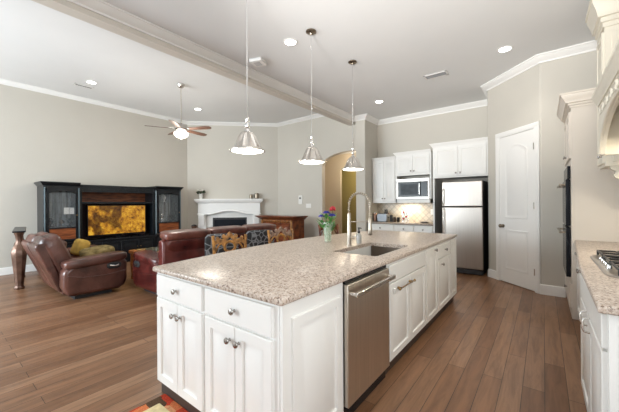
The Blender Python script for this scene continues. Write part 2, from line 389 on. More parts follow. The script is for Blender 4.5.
# rear wall with two window openings
b = MB(); wins = [(-7.8, -4.2), (-3.0, -0.2)]
xs = [XL-0.1] + [q for p_ in wins for q in p_] + [XRW+0.1]
for i in range(0, len(xs), 2): b.box(xs[i], xs[i+1], YR-0.15, YR, 0, ZL)
for a, c in wins: b.box(a, c, YR-0.15, YR, 0, 0.6); b.box(a, c, YR-0.15, YR, 2.9, ZL)
struct(b.build('wall_rear', M['wall']))
for i, (a, c) in enumerate(wins):
    b = MB(); n = 3
    for k in range(n+1):
        x = a + (c-a)*k/n; b.box(x-0.03, x+0.03, YR-0.1, YR-0.04, 0.6, 2.9)
    for z in (0.6, 1.8, 2.87): b.box(a, c, YR-0.1, YR-0.04, z, z+0.05)
    o = struct(b.build('window_%d' % (i+1), M['trim']))
    g = MB().box(a, c, YR-0.075, YR-0.07, 0.62, 2.88).build('pane', M['glass'], o)
# hall behind the arch
b = MB(); b.box(-6.2, -5.20, 8.3, 8.4, 0, 3.0); b.box(-4.53, -3.79, 8.3, 8.4, 0, 3.0); b.box(-5.20, -4.53, 8.3, 8.4, 2.44, 3.0)
struct(b.build('wall_hall', M['hall']))
struct(MB().box(-6.2, -6.1, YA+0.14, 8.4, 0, 3.0).build('wall_hall_end', M['hall']))
struct(MB().box(-7.0, -3.0, 9.55, 9.65, 0, 3.0).build('wall_room_beyond', M['olive']))
struct(MB().box(-7.0, -3.69, YA+0.14, 9.65, 2.95, 3.05).build('ceiling', M['ceil']))
struct(MB().box(-3.78, -3.69, YA+0.14, 9.6, 0, 3.0).build('wall_hall_right', M['hall']))

def sweep(path, prof, z):
    # profile = (distance out from the wall, height below z); interior to the right of travel
    n = len(path); L = []
    for i, (x, y) in enumerate(path):
        def nd(a, c):
            dx, dy = c[0]-a[0], c[1]-a[1]; l = math.hypot(dx, dy); return (dy/l, -dx/l)
        n1 = nd(path[i-1], path[i]) if i else None; n2 = nd(path[i], path[i+1]) if i < n-1 else None
        if n1 is None: n1 = n2
        if n2 is None: n2 = n1
        mx, my = n1[0]+n2[0], n1[1]+n2[1]; k = 2/(mx*mx+my*my)
        L.append([(x+mx*k*o_, y+my*k*o_, z-h) for o_, h in prof])
    return MB().loops(L)
CROWN = [(0, 0), (0.105, 0), (0.105, 0.018), (0.092, 0.022), (0.075, 0.045), (0.045, 0.07), (0.022, 0.085), (0.018, 0.105), (0, 0.105)]
struct(sweep([(-3.74, YR), (-3.74, 6.6), (XC, 6.6), (XC, YB), (P0[0], YB), P0, P1, (XRW, P1[1])], CROWN, ZK).build('trim_2', M['trim']))
struct(sweep([(XL, YR), (XL, CLY), (FPX, YA), (-3.9, YA)], [(a*0.85, h*0.8) for a, h in CROWN], ZL).build('trim_3', M['trim']))
BASE = [(0, 0.145), (0.012, 0.14), (0.016, 0.12), (0.018, 0.0), (0, 0)]
BASEP = [(a, -h) for a, h in BASE]
def base(name, path): return struct(sweep(path, BASEP, 0).build(name, M['trim']))
base('baseboard_left', [(XL, YR), (XL, CLY), (CLX+0.18, CLY+0.18)])
base('baseboard_arch', [(FPX-0.15, YA-0.15), (FPX, YA), (AX0, YA)])
s2 = math.sqrt(0.5)
def pw(t): return (P0[0]+t*s2, P0[1]-t*s2)
base('baseboard_pantry', [pw(0), pw(0.205)])
base('baseboard_corner', [pw(1.045), P1, (0.24, P1[1])])
base('baseboard_hall', [(-4.53, 8.3), (-3.79, 8.3)])

# ------------------------------------------------------------------ panelled door helpers (local: front faces -y)
def outline(x0, x1, z0, z1, arch=0.0, n=12):
    p = [(x0, z0), (x1, z0)]
    if arch <= 0: return p + [(x1, z1), (x0, z1)]
    for k in range(n+1):
        t = k/n; p.append((x1+(x0-x1)*t, z1 + arch*(math.sin(PI*t))))
    return p
def panel_slab(b, x0, x1, z0, z1, th=0.02, yf=0.0, rail=0.058, flat=False):
    """raised panel door or slab, back at yf, front at yf-th"""
    prof = [(0, 0), (0, th-0.004), (0.004, th)]
    if not flat: prof += [(rail, th), (rail+0.005, th-0.012), (rail+0.016, th-0.012), (rail+0.040, th-0.002)]
    b.loops([[(px, yf-dy, pz) for px, pz in outline(x0+i, x1-i, z0+i, z1-i)] for i, dy in prof])
    return b
def knob_mb(x, z, y, r=0.018):
    return MB().lathe([(0.009, 0), (0.007, 0.006), (0.006, 0.014), (r*0.85, 0.018), (r, 0.023), (r*0.85, 0.029), (r*0.3, 0.032)], (x, y, z), '-y', 14)
def cabinet(name, label, loc, rz, wd, dp, z0, z1, fronts, group=None, toe=0.0, mat='cab', crown=None, cat='cabinet', extra=None, knob='knob', toe_in=0.025):
    t = thing(name, label, cat, loc, rz, group)
    b = MB()
    b.box(0, wd, 0, dp, z0, z1); b.build('body', M[mat], t, bevel=0.002)
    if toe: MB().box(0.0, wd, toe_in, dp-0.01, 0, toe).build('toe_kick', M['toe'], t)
    for f in fronts:
        kind, x0, x1, za, zb = f[:5]; kn = f[5] if len(f) > 5 else []
        flat = kind == 'drawer'
        b = panel_slab(MB(), x0, x1, za, zb, 0.02, 0.0, 0.055 if (x1-x0) > 0.2 else 0.04, flat)
        o = b.build(kind if kind != 'panel' else 'side_panel', M[mat], t)
        for (kx, kz) in kn: knob_mb(kx, kz, -0.02).build('knob', M[knob], o)
    if crown:
        cz, drop, proj, ends = crown
        prof = [(0, 0)] + [(proj*a, drop*h) for a, h in ((1, 0), (1, .12), (.9, .13), (.88, .22), (.62, .46), (.5, .62), (.5, .68), (.28, .70), (.28, .84), (.12, .86), (.12, 1))] + [(0, drop)]
        path = []
        # travel so that the interior (out from cabinet) lies to the right: along +x with -y on the right
        if ends[0]: path.append((0, dp))
        path += [(0, 0), (wd, 0)]
        if ends[1]: path.append((wd, dp))
        sweep(path, prof, cz).build('crown', M[mat], t)
    return t

# ------------------------------------------------------------------ pantry door
DZ = 2.46
t0, t1 = 0.335, 1.02    # door edges along the pantry wall
def loc45(bm): return bm.xf(Matrix.Translation((P0[0], P0[1], 0)) @ Matrix.Rotation(R(-45), 4, 'Z'))
b = MB(); 
t0, t1 = 0.30, 0.99
b.loops([[(x, y, z) for x, z in outline(t0, t1, 0.012, DZ)] for y in (0.0, -0.012)])
door = b
X0, X1 = t0+0.115, t1-0.115
def raised(b, x0, x1, z0, z1, arch=0):
    # moulded panel: outer raised lip, sunk channel, raised field
    def o_(i): return outline(x0+i, x1-i, z0+i, z1-i, arch, 14)
    b.loops([[(px, y, pz) for px, pz in o_(i)] for i, y in ((0, -0.0115), (0.006, -0.020), (0.016, -0.020), (0.028, -0.0135), (0.05, -0.0135), (0.075, -0.019))], cap0=False)
raised(door, X0, X1, 1.09, 2.20, 0.10); raised(door, X0, X1, 0.24, 0.90)
door = struct(loc45(door).build('door_1', M['trim']))
k = loc45(MB().lathe([(0.03, 0), (0.03, 0.006), (0.012, 0.01), (0.011, 0.035), (0.028, 0.042), (0.033, 0.055), (0.028, 0.068), (0.008, 0.073)], (t0+0.075, -0.012, 0.955), '-y', 18)).build('door_knob', M['nickel_dark'], door)
for z in (2.2, 1.3, 0.3):
    loc45(MB().box(t1-0.004, t1+0.012, -0.024, -0.01, z-0.05, z+0.05)).build('hinge', M['nickel'], door)
b = MB()
cw = 0.085
for x in (t0-cw-0.004, t1+0.004):
    b.box(x, x+cw, -0.02, 0.0, 0, DZ+0.006); b.box(x+0.012, x+cw-0.02, -0.027, -0.02, 0, DZ+0.006)
b.box(t0-cw-0.004, t1+cw+0.004, -0.02, 0.0, DZ+0.006, DZ+0.006+cw); b.box(t0-cw+0.008, t1+cw-0.008, -0.027, -0.02, DZ+0.03, DZ+cw-0.006)
struct(loc45(b).build('trim_4', M['trim'], bevel=0.003))

# ------------------------------------------------------------------ island
IX, IY = -0.965, 1.025           # near corner of the island's cabinets
ZC = 0.878
gI = 'island base cabinets'
cabinet('island_cabinet', 'white two-door cabinet with one drawer at the left corner of the island end', (-2.19, IY, 0), 0, 0.605, 0.53, 0.10, ZC,
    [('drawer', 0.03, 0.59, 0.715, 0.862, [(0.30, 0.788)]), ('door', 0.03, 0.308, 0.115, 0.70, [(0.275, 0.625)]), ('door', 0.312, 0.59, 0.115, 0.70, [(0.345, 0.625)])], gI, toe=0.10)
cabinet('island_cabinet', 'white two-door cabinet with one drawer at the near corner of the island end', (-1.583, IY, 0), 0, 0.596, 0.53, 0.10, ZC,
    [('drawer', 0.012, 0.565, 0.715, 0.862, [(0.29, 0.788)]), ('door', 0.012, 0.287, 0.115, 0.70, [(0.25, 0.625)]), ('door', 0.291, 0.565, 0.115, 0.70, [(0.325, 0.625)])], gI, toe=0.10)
# long side facing +x : local x runs along +y
r90 = R(90)
t = thing('island_end_panel', 'white raised panel closing the island side beside the dishwasher', 'panel', (IX, IY+0.003, 0), r90, None)
MB().box(0.0, 0.535, 0.002, 0.02, 0.0, ZC).build('backing', M['cab'], t)
panel_slab(MB(), 0.06, 0.50, 0.10, 0.80, 0.014, 0.002, 0.05).build('raised_panel', M['cab'], t)
# dishwasher
t = thing('dishwasher', 'stainless steel dishwasher with bar handle set in the island side', 'dishwasher', (IX, 1.567, 0), r90)
MB().box(0, 0.63, 0.02, 0.58, 0.09, ZC-0.004).build('tub', M['black_matte'], t)
MB().box(0.006, 0.624, -0.028, 0.02, 0.105, 0.855).build('door', M['steel_dw'], t, bevel=0.006, seg=3)
MB().box(0.01, 0.62, -0.005, 0.02, 0.857, 0.873).build('control_edge', M['black'], t)
MB().box(0, 0.63, 0.012, 0.5, 0.0, 0.088).build('toe_kick', M['black'], t)
b = MB(); b.tube([(0.03, -0.028, 0.80), (0.03, -0.062, 0.80), (0.036, -0.075, 0.80)], 0.011); b.tube([(0.6, -0.028, 0.80), (0.6, -0.062, 0.80), (0.594, -0.075, 0.80)], 0.011)
b.box(0.02, 0.61, -0.088, -0.066, 0.785, 0.815)
b.build('handle', M['nickel'], t, bevel=0.005)
sink_cab = cabinet('island_cabinet', 'white two-door sink cabinet beside the dishwasher with a brass bar', (IX, 2.2, 0), r90, 0.945, 0.585, 0.10, 0.66,
    [('drawer', 0.02, 0.93, 0.725, 0.862), ('door', 0.02, 0.473, 0.115, 0.715), ('door', 0.477, 0.93, 0.115, 0.715)], gI, toe=0.10)
b = MB(); b.box(0, 0.945, 0, 0.05, 0.65, ZC); b.box(0, 0.018, 0.05, 0.58, 0.65, ZC); b.box(0.927, 0.945, 0.05, 0.58, 0.65, ZC); b.box(0, 0.945, 0.56, 0.585, 0.65, ZC)
b.build('rim_frame', M['cab'], sink_cab)
b = MB(); b.tube([(0.15, -0.05, 0.66), (0.50, -0.05, 0.66)], 0.006)
for x in (0.18, 0.44): b.cyl((x, -0.02, 0.66), (x, -0.052, 0.66), 0.010)
for x in (0.15, 0.50): b.sell((x, -0.05, 0.66), (0.012, 0.012, 0.012), 1.0, 12, 8)
b.build('towel_bar', M['brass'], sink_cab)['label'] = 'brass towel bar with round ends'
MB().box(0.08, 0.115, -0.034, -0.02, 0.63, 0.675).build('child_latch', M['white_ceramic'], sink_cab, bevel=0.004)
cabinet('island_cabinet', 'white narrow full-height door cabinet right of the sink cabinet', (IX, 3.147, 0), r90, 0.43, 0.585, 0.10, ZC,
    [('door', 0.012, 0.418, 0.115, 0.862, [(0.30, 0.835)])], gI, toe=0.10)
cabinet('island_cabinet', 'white drawer-over-door cabinet at the fridge end of the island', (IX, 3.579, 0), r90, 0.92, 0.585, 0.10, ZC,
    [('drawer', 0.012, 0.57, 0.715, 0.862, [(0.30, 0.79)]), ('door', 0.012, 0.57, 0.115, 0.70, [(0.15, 0.635)]), ('door', 0.60, 0.90, 0.115, 0.862)], gI, toe=0.10)
# back carcass under the bar side
t = tag(MB().box(-2.19, IX-0.605, IY+0.533, 4.5, 0.0, ZC).build('island_back_panel', M['cab']), 'plain white back of the island under the seating overhang', 'panel')

# worktop with bowed bar side and sink cut-out
def offset_poly(P, d):
    n = len(P); out = []
    for i in range(n):
        a, p, c = P[i-1], P[i], P[(i+1) % n]
        def nd(q, r_):
            dx, dy = r_[0]-q[0], r_[1]-q[1]; l = math.hypot(dx, dy); return (-dy/l, dx/l)
        n1, n2 = nd(a, p), nd(p, c); mx, my = n1[0]+n2[0], n1[1]+n2[1]; k = 2/max(0.3, mx*mx+my*my)
        out.append((p[0]+mx*k*d, p[1]+my*k*d))
    return out
def slab(name, poly, z0, z1, m, hole=None):
    """poly counter-clockwise; rounded nosing; optional rectangular hole"""
    th = z1-z0
    prof = [(0.008, z0), (0.002, z0+0.003), (0, z0+0.009), (0, z1-0.011), (0.003, z1-0.004), (0.010, z1)]
    b = MB(); bm = b.bm
    L = [[bm.verts.new((x, y, z)) for x, y in offset_poly(poly, i)] for i, z in prof]; n = len(poly)
    for i in range(len(L)-1):
        for j in range(n): bm.faces.new((L[i][j], L[i][(j+1) % n], L[i+1][(j+1) % n], L[i+1][j]))
    for lay in (0, -1):
        es = [bm.edges.get((L[lay][j], L[lay][(j+1) % n])) for j in range(n)]
        if hole:
            hv = [bm.verts.new((x, y, prof[lay][1])) for x, y in hole]
            if lay == 0: H0 = hv
            else: H1 = hv
            es += [bm.edges.new((hv[j], hv[(j+1) % len(hv)])) for j in range(len(hv))]
        bmesh.ops.triangle_fill(bm, use_beauty=True, edges=es)
    if hole:
        for j in range(len(hole)):
            k_ = (j+1) % len(hole); bm.faces.new((H0[j], H0[k_], H1[k_], H1[j]))
    return b.build(name, m, None, angle=50)
def rrect(x0, x1, y0, y1, r, n=5):
    P = []
    for cx, cy, a0 in ((x1-r, y0+r, -90), (x1-r, y1-r, 0), (x0+r, y1-r, 90), (x0+r, y0+r, 180)):
        for k_ in range(n+1):
            a = R(a0+90*k_/n); P.append((cx+r*math.cos(a), cy+r*math.sin(a)))
    return P
SX0, SX1, SY0, SY1 = -1.53, -1.085, 2.28, 3.06
poly = [(-0.952, 0.998), (-0.945, 1.006), (-0.945, 4.55), (-0.95, 4.56), (-2.16, 4.56)]
for k_ in range(1, 16):
    t_ = k_/16; poly.append((-2.18 - 0.235*math.sin(PI*t_), 4.56 + (0.99-4.56)*t_))
poly += [(-2.185, 0.99)]
top = slab('island_worktop', poly, ZC+0.002, 0.916, M['granite'], rrect(SX0, SX1, SY0, SY1, 0.03))
tag(top, 'pale speckled granite worktop with bowed bar edge on the island', 'worktop')
# sink
def basin(name, label):
    b = MB(); 
    def lp(i, z, r): return [(x, y, z) for x, y in rrect(SX0-0.012+i, SX1+0.012-i, SY0-0.012+i, SY1+0.012-i, r)]
    b.loops([lp(-0.015, 0.874, 0.04), lp(-0.015, 0.8775, 0.04), lp(0.0, 0.8775, 0.03), lp(0.004, 0.72, 0.035), lp(0.03, 0.695, 0.04), lp(0.035, 0.69, 0.04), lp(-0.0, 0.685, 0.05), lp(-0.012, 0.72, 0.04)], cap0=False, cap1=False)
    return b
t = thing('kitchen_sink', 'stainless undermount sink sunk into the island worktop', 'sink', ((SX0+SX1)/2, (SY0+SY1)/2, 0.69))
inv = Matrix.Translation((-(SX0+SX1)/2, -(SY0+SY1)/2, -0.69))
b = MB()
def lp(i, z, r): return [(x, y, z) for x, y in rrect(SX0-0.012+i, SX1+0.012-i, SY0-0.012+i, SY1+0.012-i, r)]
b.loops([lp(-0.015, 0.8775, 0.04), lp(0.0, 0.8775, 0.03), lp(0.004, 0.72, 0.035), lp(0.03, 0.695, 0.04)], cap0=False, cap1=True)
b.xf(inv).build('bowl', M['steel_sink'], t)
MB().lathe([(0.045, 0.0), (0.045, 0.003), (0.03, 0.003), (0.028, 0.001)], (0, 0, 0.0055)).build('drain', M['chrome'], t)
# faucet
t = thing('kitchen_faucet', 'brushed nickel spring pull-down faucet standing behind the island sink', 'faucet', (-1.60, 2.72, 0.916))
MB().lathe([(0.03, 0), (0.03, 0.008), (0.024, 0.014), (0.023, 0.10), (0.0235, 0.11), (0.021, 0.12), (0.020, 0.33), (0.014, 0.335)], n=18).build('post', M['faucet'], t)
arcp = [(0, 0, 0.33)] + [(0.115-0.115*math.cos(PI*k_/14), 0.02*k_/14, 0.43+0.115*math.sin(PI*k_/14)) for k_ in range(15)] + [(0.23, 0.02, 0.34), (0.23, 0.02, 0.28)]
b = MB(); b.tube(arcp, 0.007, 8); b.build('hose', M['nickel_dark'], t)
# coil spring
P = [Vector(p) for p in arcp]; seg = []
for i in range(len(P)-1):
    for k_ in range(12): seg.append(P[i].lerp(P[i+1], k_/12))
pts = []; L_ = 0
for i in range(len(seg)-1):
    tn = (seg[i+1]-seg[i]); L_ += tn.length; tn.normalize(); a = Vector((0, 1, 0)); c = tn.cross(a).normalized()
    ang = L_/0.011*2*PI*0.5; pts.append(seg[i] + (a*math.cos(ang)+c*math.sin(ang))*0.0125)
MB().tube(pts, 0.0042, 6).build('spring', M['faucet'], t)
b = MB(); b.lathe([(0.012, 0.0), (0.017, -0.01), (0.017, -0.08), (0.021, -0.10), (0.023, -0.16), (0.018, -0.17)], (0.23, 0.02, 0.29), n=16); b.build('spray_head', M['faucet'], t)
b = MB(); b.tube([(0, 0, 0.245), (0.215, 0.02, 0.255)], 0.0065); b.lathe([(0.022, -0.01), (0.022, 0.01)], (0.23, 0.02, 0.255), n=14); b.build('support_arm', M['faucet'], t)
b = MB(); b.cyl((0.02, 0, 0.085), (0.055, 0.005, 0.085), 0.014); b.tube([(0.05, 0.005, 0.085), (0.075, 0.008, 0.10), (0.085, 0.01, 0.135)], 0.006); b.build('lever', M['faucet'], t)
# soap bottle
t = thing('soap_bottle', 'small clear soap bottle with black pump beside the faucet', 'soap bottle', (-1.60, 2.93, 0.916))
MB().lathe([(0.026, 0), (0.028, 0.006), (0.028, 0.085), (0.022, 0.1), (0.012, 0.108), (0.012, 0.112)], n=16).build('bottle', mk('soap_liquid', (0.42, 0.42, 0.40), 0.1, var=0.1), t)
b = MB(); b.lathe([(0.015, 0.112), (0.015, 0.13), (0.006, 0.134), (0.006, 0.16), (0.012, 0.162), (0.012, 0.172), (0.003, 0.174)], n=14); b.tube([(0, 0, 0.168), (0.03, -0.01, 0.168), (0.036, -0.012, 0.160)], 0.005)
b.build('pump', M['black_matte'], t)
# vase with flowers
VX, VY = -1.945, 2.83
t = thing('glass_vase', 'cut-glass flower vase on the granite worktop near the bar edge', 'vase', (VX, VY, 0.916))
b = MB(); n = 24; L = []
for r_, z in [(0.036, 0.0), (0.038, 0.02), (0.042, 0.09), (0.052, 0.17), (0.060, 0.225), (0.057, 0.225), (0.049, 0.17), (0.039, 0.09), (0.034, 0.02)]:
    L.append([(r_*(1+0.05*(k_ % 2))*math.cos(2*PI*k_/n), r_*(1+0.05*(k_ % 2))*math.sin(2*PI*k_/n), z) for k_ in range(n)])
b.loops(L); b.build('body', glass('vase_glass', (0.55, 0.66, 0.52), 0.38, 0.05), t, angle=20)
def flower(name, label, dx, dy, h, petal, size, kind):
    t = thing(name, label, 'flower', (VX+dx*0.25, VY+dy*0.25, 0.93), 0, 'flowers in the glass vase')
    e = Vector((dx*0.72, dy*0.72, h-0.014))
    b = MB(); b.tube([(0, 0, 0.0), e*0.5+Vector((0, 0, 0.02)), e], 0.003, 6); b.build('stem', M['green'], t)
    b = MB()
    if kind == 'rose':
        for k_ in range(3):
            for j in range(5):
                a = 2*PI*j/5 + k_*0.6; rr = size*(0.25+0.22*k_)
                b.sell(e+Vector((math.cos(a)*rr, math.sin(a)*rr, size*(0.5-0.18*k_))), (size*0.42, size*0.42, size*0.62), 1.0, 8, 6)
    else:
        for k_ in range(2):
            for j in range(7):
                a = 2*PI*j/7 + k_*0.45; rr = size*(0.8-0.4*k_)
                b.sell(e+Vector((math.cos(a)*rr, math.sin(a)*rr, 0.008+k_*size*0.35)), (size*0.42, size*0.42, size*0.2), 1.0, 8, 6)
        b.sell(e+Vector((0, 0, size*0.45)), (size*0.4, size*0.4, size*0.3), 1.0, 8, 6)
    b.build('bloom', petal, t)
    b = MB()
    for j in range(11):
        a = random.uniform(0, 6.28); q = e*random.uniform(0.35, 0.85); l = random.uniform(0.06, 0.09)
        dv = Vector((math.cos(a), math.sin(a), 0.75)); sd = Vector((-math.sin(a), math.cos(a), 0))
        m_ = q+dv*l*0.5; tip = q+dv*l
        b.loops([[q-sd*0.003, q+sd*0.003, q+sd*0.003+Vector((0,0,.002)), q-sd*0.003+Vector((0,0,.002))], [m_-sd*0.022, m_+sd*0.022, m_+sd*0.022+Vector((0,0,.003)), m_-sd*0.022+Vector((0,0,.003))], [tip-sd*0.002, tip+sd*0.002, tip+sd*0.002+Vector((0,0,.002)), tip-sd*0.002+Vector((0,0,.002))]])
    b.build('leaf_cluster', M['green'], t)
flower('rose', 'tall red rose, highest flower in the glass vase', 0.05, 0.035, 0.37, M['red_petal'], 0.034, 'rose')
flower('blue_flower', 'blue flower lowest at the left of the glass vase', -0.065, -0.03, 0.285, M['blue_petal'], 0.034, 'b')
flower('blue_flower', 'blue flower standing tallest of the blue ones in the glass vase', -0.012, -0.01, 0.325, M['blue_petal'], 0.036, 'b')
flower('blue_flower', 'blue flower under the red rose in the glass vase', 0.05, 0.02, 0.295, M['blue_petal'], 0.036, 'b')

# rug
t = thing('patchwork_rug', 'multicolour patchwork rug on the floor in front of the island end', 'rug', (-1.53, 0.70, 0.0))
MB().prism(rrect(-0.60, 0.60, -0.38, 0.345, 0.01), 0, 0.009, 'xy').build('pile', M['rug'], t)
for x in (-0.515, -0.22, 0.06, 0.34): MB().prism(rrect(x-0.01, x+0.175, 0.06, 0.27, 0.01), 0.009, 0.0115, 'xy').build('patch', M['rug_cream'], t)['label'] = 'cream patch of the rug'

# ------------------------------------------------------------------ kitchen back wall
gU = 'upper cabinets on the back wall'
YU = 6.97
cabinet('upper_cabinet', 'tall white double-door wall cabinet left of the microwave', (XC+0.012, YU, 0), 0, 0.608, 0.325, 1.36, 2.43,
    [('door', 0.03, 0.305, 1.40, 2.40, [(0.275, 1.47)]), ('door', 0.309, 0.59, 1.40, 2.40, [(0.34, 1.47)])], gU, crown=(2.483, 0.075, 0.05, (0, 0)))
t = cabinet('upper_cabinet', 'short white double-door wall cabinet directly above the microwave', (-2.797, YU, 0), 0, 0.822, 0.325, 2.0, 2.50,
    [('door', 0.03, 0.405, 2.05, 2.46, [(0.37, 2.10)]), ('door', 0.411, 0.79, 2.05, 2.46, [(0.445, 2.10)])], gU, crown=(2.56, 0.075, 0.05, (1, 0)))
b = MB(); b.box(0, 0.03, 0, 0.325, 1.36, 2.0); b.box(0.79, 0.822, 0, 0.325, 1.36, 2.0); b.box(0, 0.822, 0, 0.325, 1.36, 1.45); b.build('microwave_niche', M['cab'], t)
# microwave
t = thing('microwave', 'stainless microwave with black door set under the short wall cabinet', 'microwave', (-2.765, 6.94, 1.452))
MB().box(0, 0.755, 0.03, 0.34, 0.002, 0.46).build('case', M['steel'], t)
b = MB(); b.box(0, 0.755, 0, 0.03, 0.002, 0.045); b.box(0, 0.755, 0, 0.03, 0.40, 0.47); b.box(0, 0.035, 0, 0.03, 0.045, 0.40); b.box(0.72, 0.755, 0, 0.03, 0.045, 0.40); b.build('trim_frame', M['steel'], t, bevel=0.004)
MB().box(0.04, 0.56, -0.012, 0.025, 0.05, 0.395).build('door', M['black'], t, bevel=0.005)
MB().box(0.10, 0.50, -0.014, -0.01, 0.095, 0.345).build('window', mk('microwave_window', (0.03, 0.034, 0.042), 0.3, var=0.5, scale=8, spec=0.15), t)
MB().box(0.565, 0.715, -0.012, 0.025, 0.05, 0.395).build('control_panel', M['black'], t, bevel=0.004)
b = MB(); b.tube([(0.545, -0.012, 0.09), (0.545, -0.04, 0.10), (0.545, -0.04, 0.345), (0.545, -0.012, 0.355)], 0.008); b.build('handle', M['nickel'], t)
# cabinet above refrigerator
t = cabinet('upper_cabinet', 'deep white double-door wall cabinet over the refrigerator', (-1.842, 6.62, 0), 0, 1.03, 0.67, 1.87, 2.52,
    [('door', 0.045, 0.485, 1.90, 2.49, [(0.45, 1.96)]), ('door', 0.491, 0.985, 1.90, 2.49, [(0.53, 1.96)])], gU, crown=(2.60, 0.085, 0.06, (1, 0)))
MB().box(-0.0, 0.03, 0.0, 0.67, 0.0, 1.87).build('side_panel', M['cab'], t)
# refrigerator
t = thing('refrigerator', 'stainless top-freezer refrigerator in the alcove beside the pantry door', 'refrigerator', (-1.575, 6.25, 0))
MB().box(0.0, 0.70, 0.07, 0.80, 0.03, 1.765).build('case', M['black_matte'], t)
MB().box(0.0, 0.70, 0.0, 0.065, 1.285, 1.76).build('freezer_door', M['steel'], t, bevel=0.014, seg=3)
MB().box(0.0, 0.70, 0.0, 0.065, 0.115, 1.27).build('fridge_door', M['steel'], t, bevel=0.014, seg=3)
MB().box(0.01, 0.69, 0.03, 0.07, 0.02, 0.11).build('base_grille', M['black_matte'], t)
b = MB(); b.tube([(0.035, 0, 1.31), (0.035, -0.045, 1.33), (0.035, -0.05, 1.36), (0.035, -0.05, 1.58), (0.035, -0.045, 1.61), (0.035, 0, 1.63)], 0.011); b.build('handle', M['nickel'], t)
b = MB(); b.tube([(0.035, 0, 1.25), (0.035, -0.045, 1.23), (0.035, -0.05, 1.20), (0.035, -0.05, 0.80), (0.035, -0.045, 0.77), (0.035, 0, 0.75)], 0.011); b.build('handle', M['nickel'], t)
b = MB()
for x in (0.06, 0.62): b.cyl((x, 0.12, 0.0), (x, 0.12, 0.03), 0.025); b.cyl((x, 0.7, 0.0), (x, 0.7, 0.03), 0.025)
b.build('foot', M['black_matte'], t)
# base cabinets on the back wall
gB = 'base cabinets on the back wall'
for (x, wd, lab) in ((XC+0.012, 0.675, 'white drawer cabinet under the toaster by the column'), (-2.731, 0.455, 'white drawer cabinet under the capsule stand, middle of the back run'), (-2.274, 0.40, 'white drawer cabinet beside the refrigerator on the back wall')):
    cabinet('base_cabinet', lab, (x, 6.70, 0), 0, wd, 0.585, 0.10, 0.86,
        [('drawer', 0.012, wd-0.012, 0.69, 0.845, [(wd/2, 0.77)]), ('door', 0.012, wd/2-0.002, 0.115, 0.675, [(wd/2-0.04, 0.62)]), ('door', wd/2+0.002, wd-0.012, 0.115, 0.675, [(wd/2+0.04, 0.62)])], gB, toe=0.10)
o = slab('back_worktop', [(XC+0.008, 6.66), (-1.862, 6.66), (-1.862, YB-0.012), (XC+0.008, YB-0.012)], 0.862, 0.90, M['granite_back'])
tag(o, 'dark grey granite worktop along the kitchen back wall', 'worktop')
struct(MB().box(XC+0.004, -1.85, YB-0.01, YB, 0.90, 1.36).build('trim_5', M['tile']))
o = MB().box(-2.085, -2.0, YB-0.02, YB-0.0105, 1.08, 1.21).build('wall_outlet', M['white_ceramic']); tag(o, 'white wall outlet on the tiled backsplash', 'outlet')
# counter items
ZB = 0.901
t = thing('toaster', 'silver toaster on the back worktop left of the dark canisters', 'toaster', (-3.13, 6.98, ZB))
MB().prism(rrect(-0.13, 0.13, 0.0, 0.20, 0.05), -0.085, 0.085, 'xz').build('shell', M['silver'], t, bevel=0.01)
MB().box(-0.10, 0.10, -0.02, 0.02, 0.196, 0.203).build('slot', M['black'], t)
b = MB(); b.box(0.13, 0.15, -0.015, 0.015, 0.10, 0.12); b.build('lever', M['black'], t)
t = thing('knife_block', 'dark knife block with handles behind the silver toaster', 'knife block', (-3.13, 7.17, ZB))
MB().prism([(-0.06, 0), (0.07, 0), (0.05, 0.2), (-0.05, 0.23)], -0.05, 0.05, 'yz').build('block', mk('dark_block_wood', (0.05, 0.035, 0.025), 0.5), t)
for i in range(4): MB().cyl((-0.035+0.023*i, -0.0, 0.21), (-0.035+0.023*i, -0.025, 0.30), 0.009, 0.008, 8).build('knife_handle', M['black_matte'], t)
def canister(x, y, r, h, m, lab, lid=None):
    t = thing('canister', lab, 'canister', (x, y, ZB), 0, 'canisters on the back worktop')
    MB().lathe([(r*0.95, 0), (r, 0.008), (r, h*0.85), (r*0.94, h*0.87)], n=18).build('jar', m, t)
    MB().lathe([(r*1.0, h*0.87), (r*1.0, h*0.96), (r*0.3, h*0.98), (r*0.18, h), (r*0.05, h)], n=18).build('lid', lid or M['black_matte'], t)
canister(-3.355, 7.0, 0.045, 0.24, mk('copper_canister', (0.42, 0.24, 0.17), 0.3, 0.6), 'copper coloured canister nearest the column on the back worktop', M['nickel'])
canister(-2.93, 7.0, 0.04, 0.17, M['black_matte'], 'taller dark canister right of the toaster')
canister(-2.835, 6.97, 0.036, 0.12, mk('dark_bronze', (0.08, 0.055, 0.04), 0.3, 0.5), 'shorter bronze canister left of the capsule stand')
canister(-2.76, 7.02, 0.034, 0.12, M['black'], 'black lidded canister closest to the capsule stand')
t = thing('capsule_stand', 'upright coffee capsule stand with red and white capsules on back worktop', 'capsule stand', (-2.585, 7.0, ZB))
b = MB(); b.lathe([(0.075, 0), (0.075, 0.008), (0.01, 0.012)], n=18); b.box(-0.075, -0.065, -0.004, 0.004, 0, 0.27); b.box(0.065, 0.075, -0.004, 0.004, 0, 0.27); b.box(-0.005, 0.005, 0.004, 0.012, 0, 0.27); b.build('frame', M['chrome'], t)
for r_ in range(5):
    for c_ in (-1, 1):
        MB().lathe([(0.018, 0), (0.022, 0.035), (0.024, 0.036), (0.004, 0.037)], (c_*0.034, 0.0, 0.035+r_*0.05), '-y', 12).build('capsule', M['red_petal'] if (r_+c_) % 3 == 0 else M['white_ceramic'], t)
t = thing('serving_tray', 'small dark tray with pads on the back worktop by refrigerator', 'tray', (-2.12, 6.95, ZB))
MB().prism(rrect(-0.09, 0.09, -0.06, 0.06, 0.02), 0, 0.012, 'xy').build('base', M['black_matte'], t)
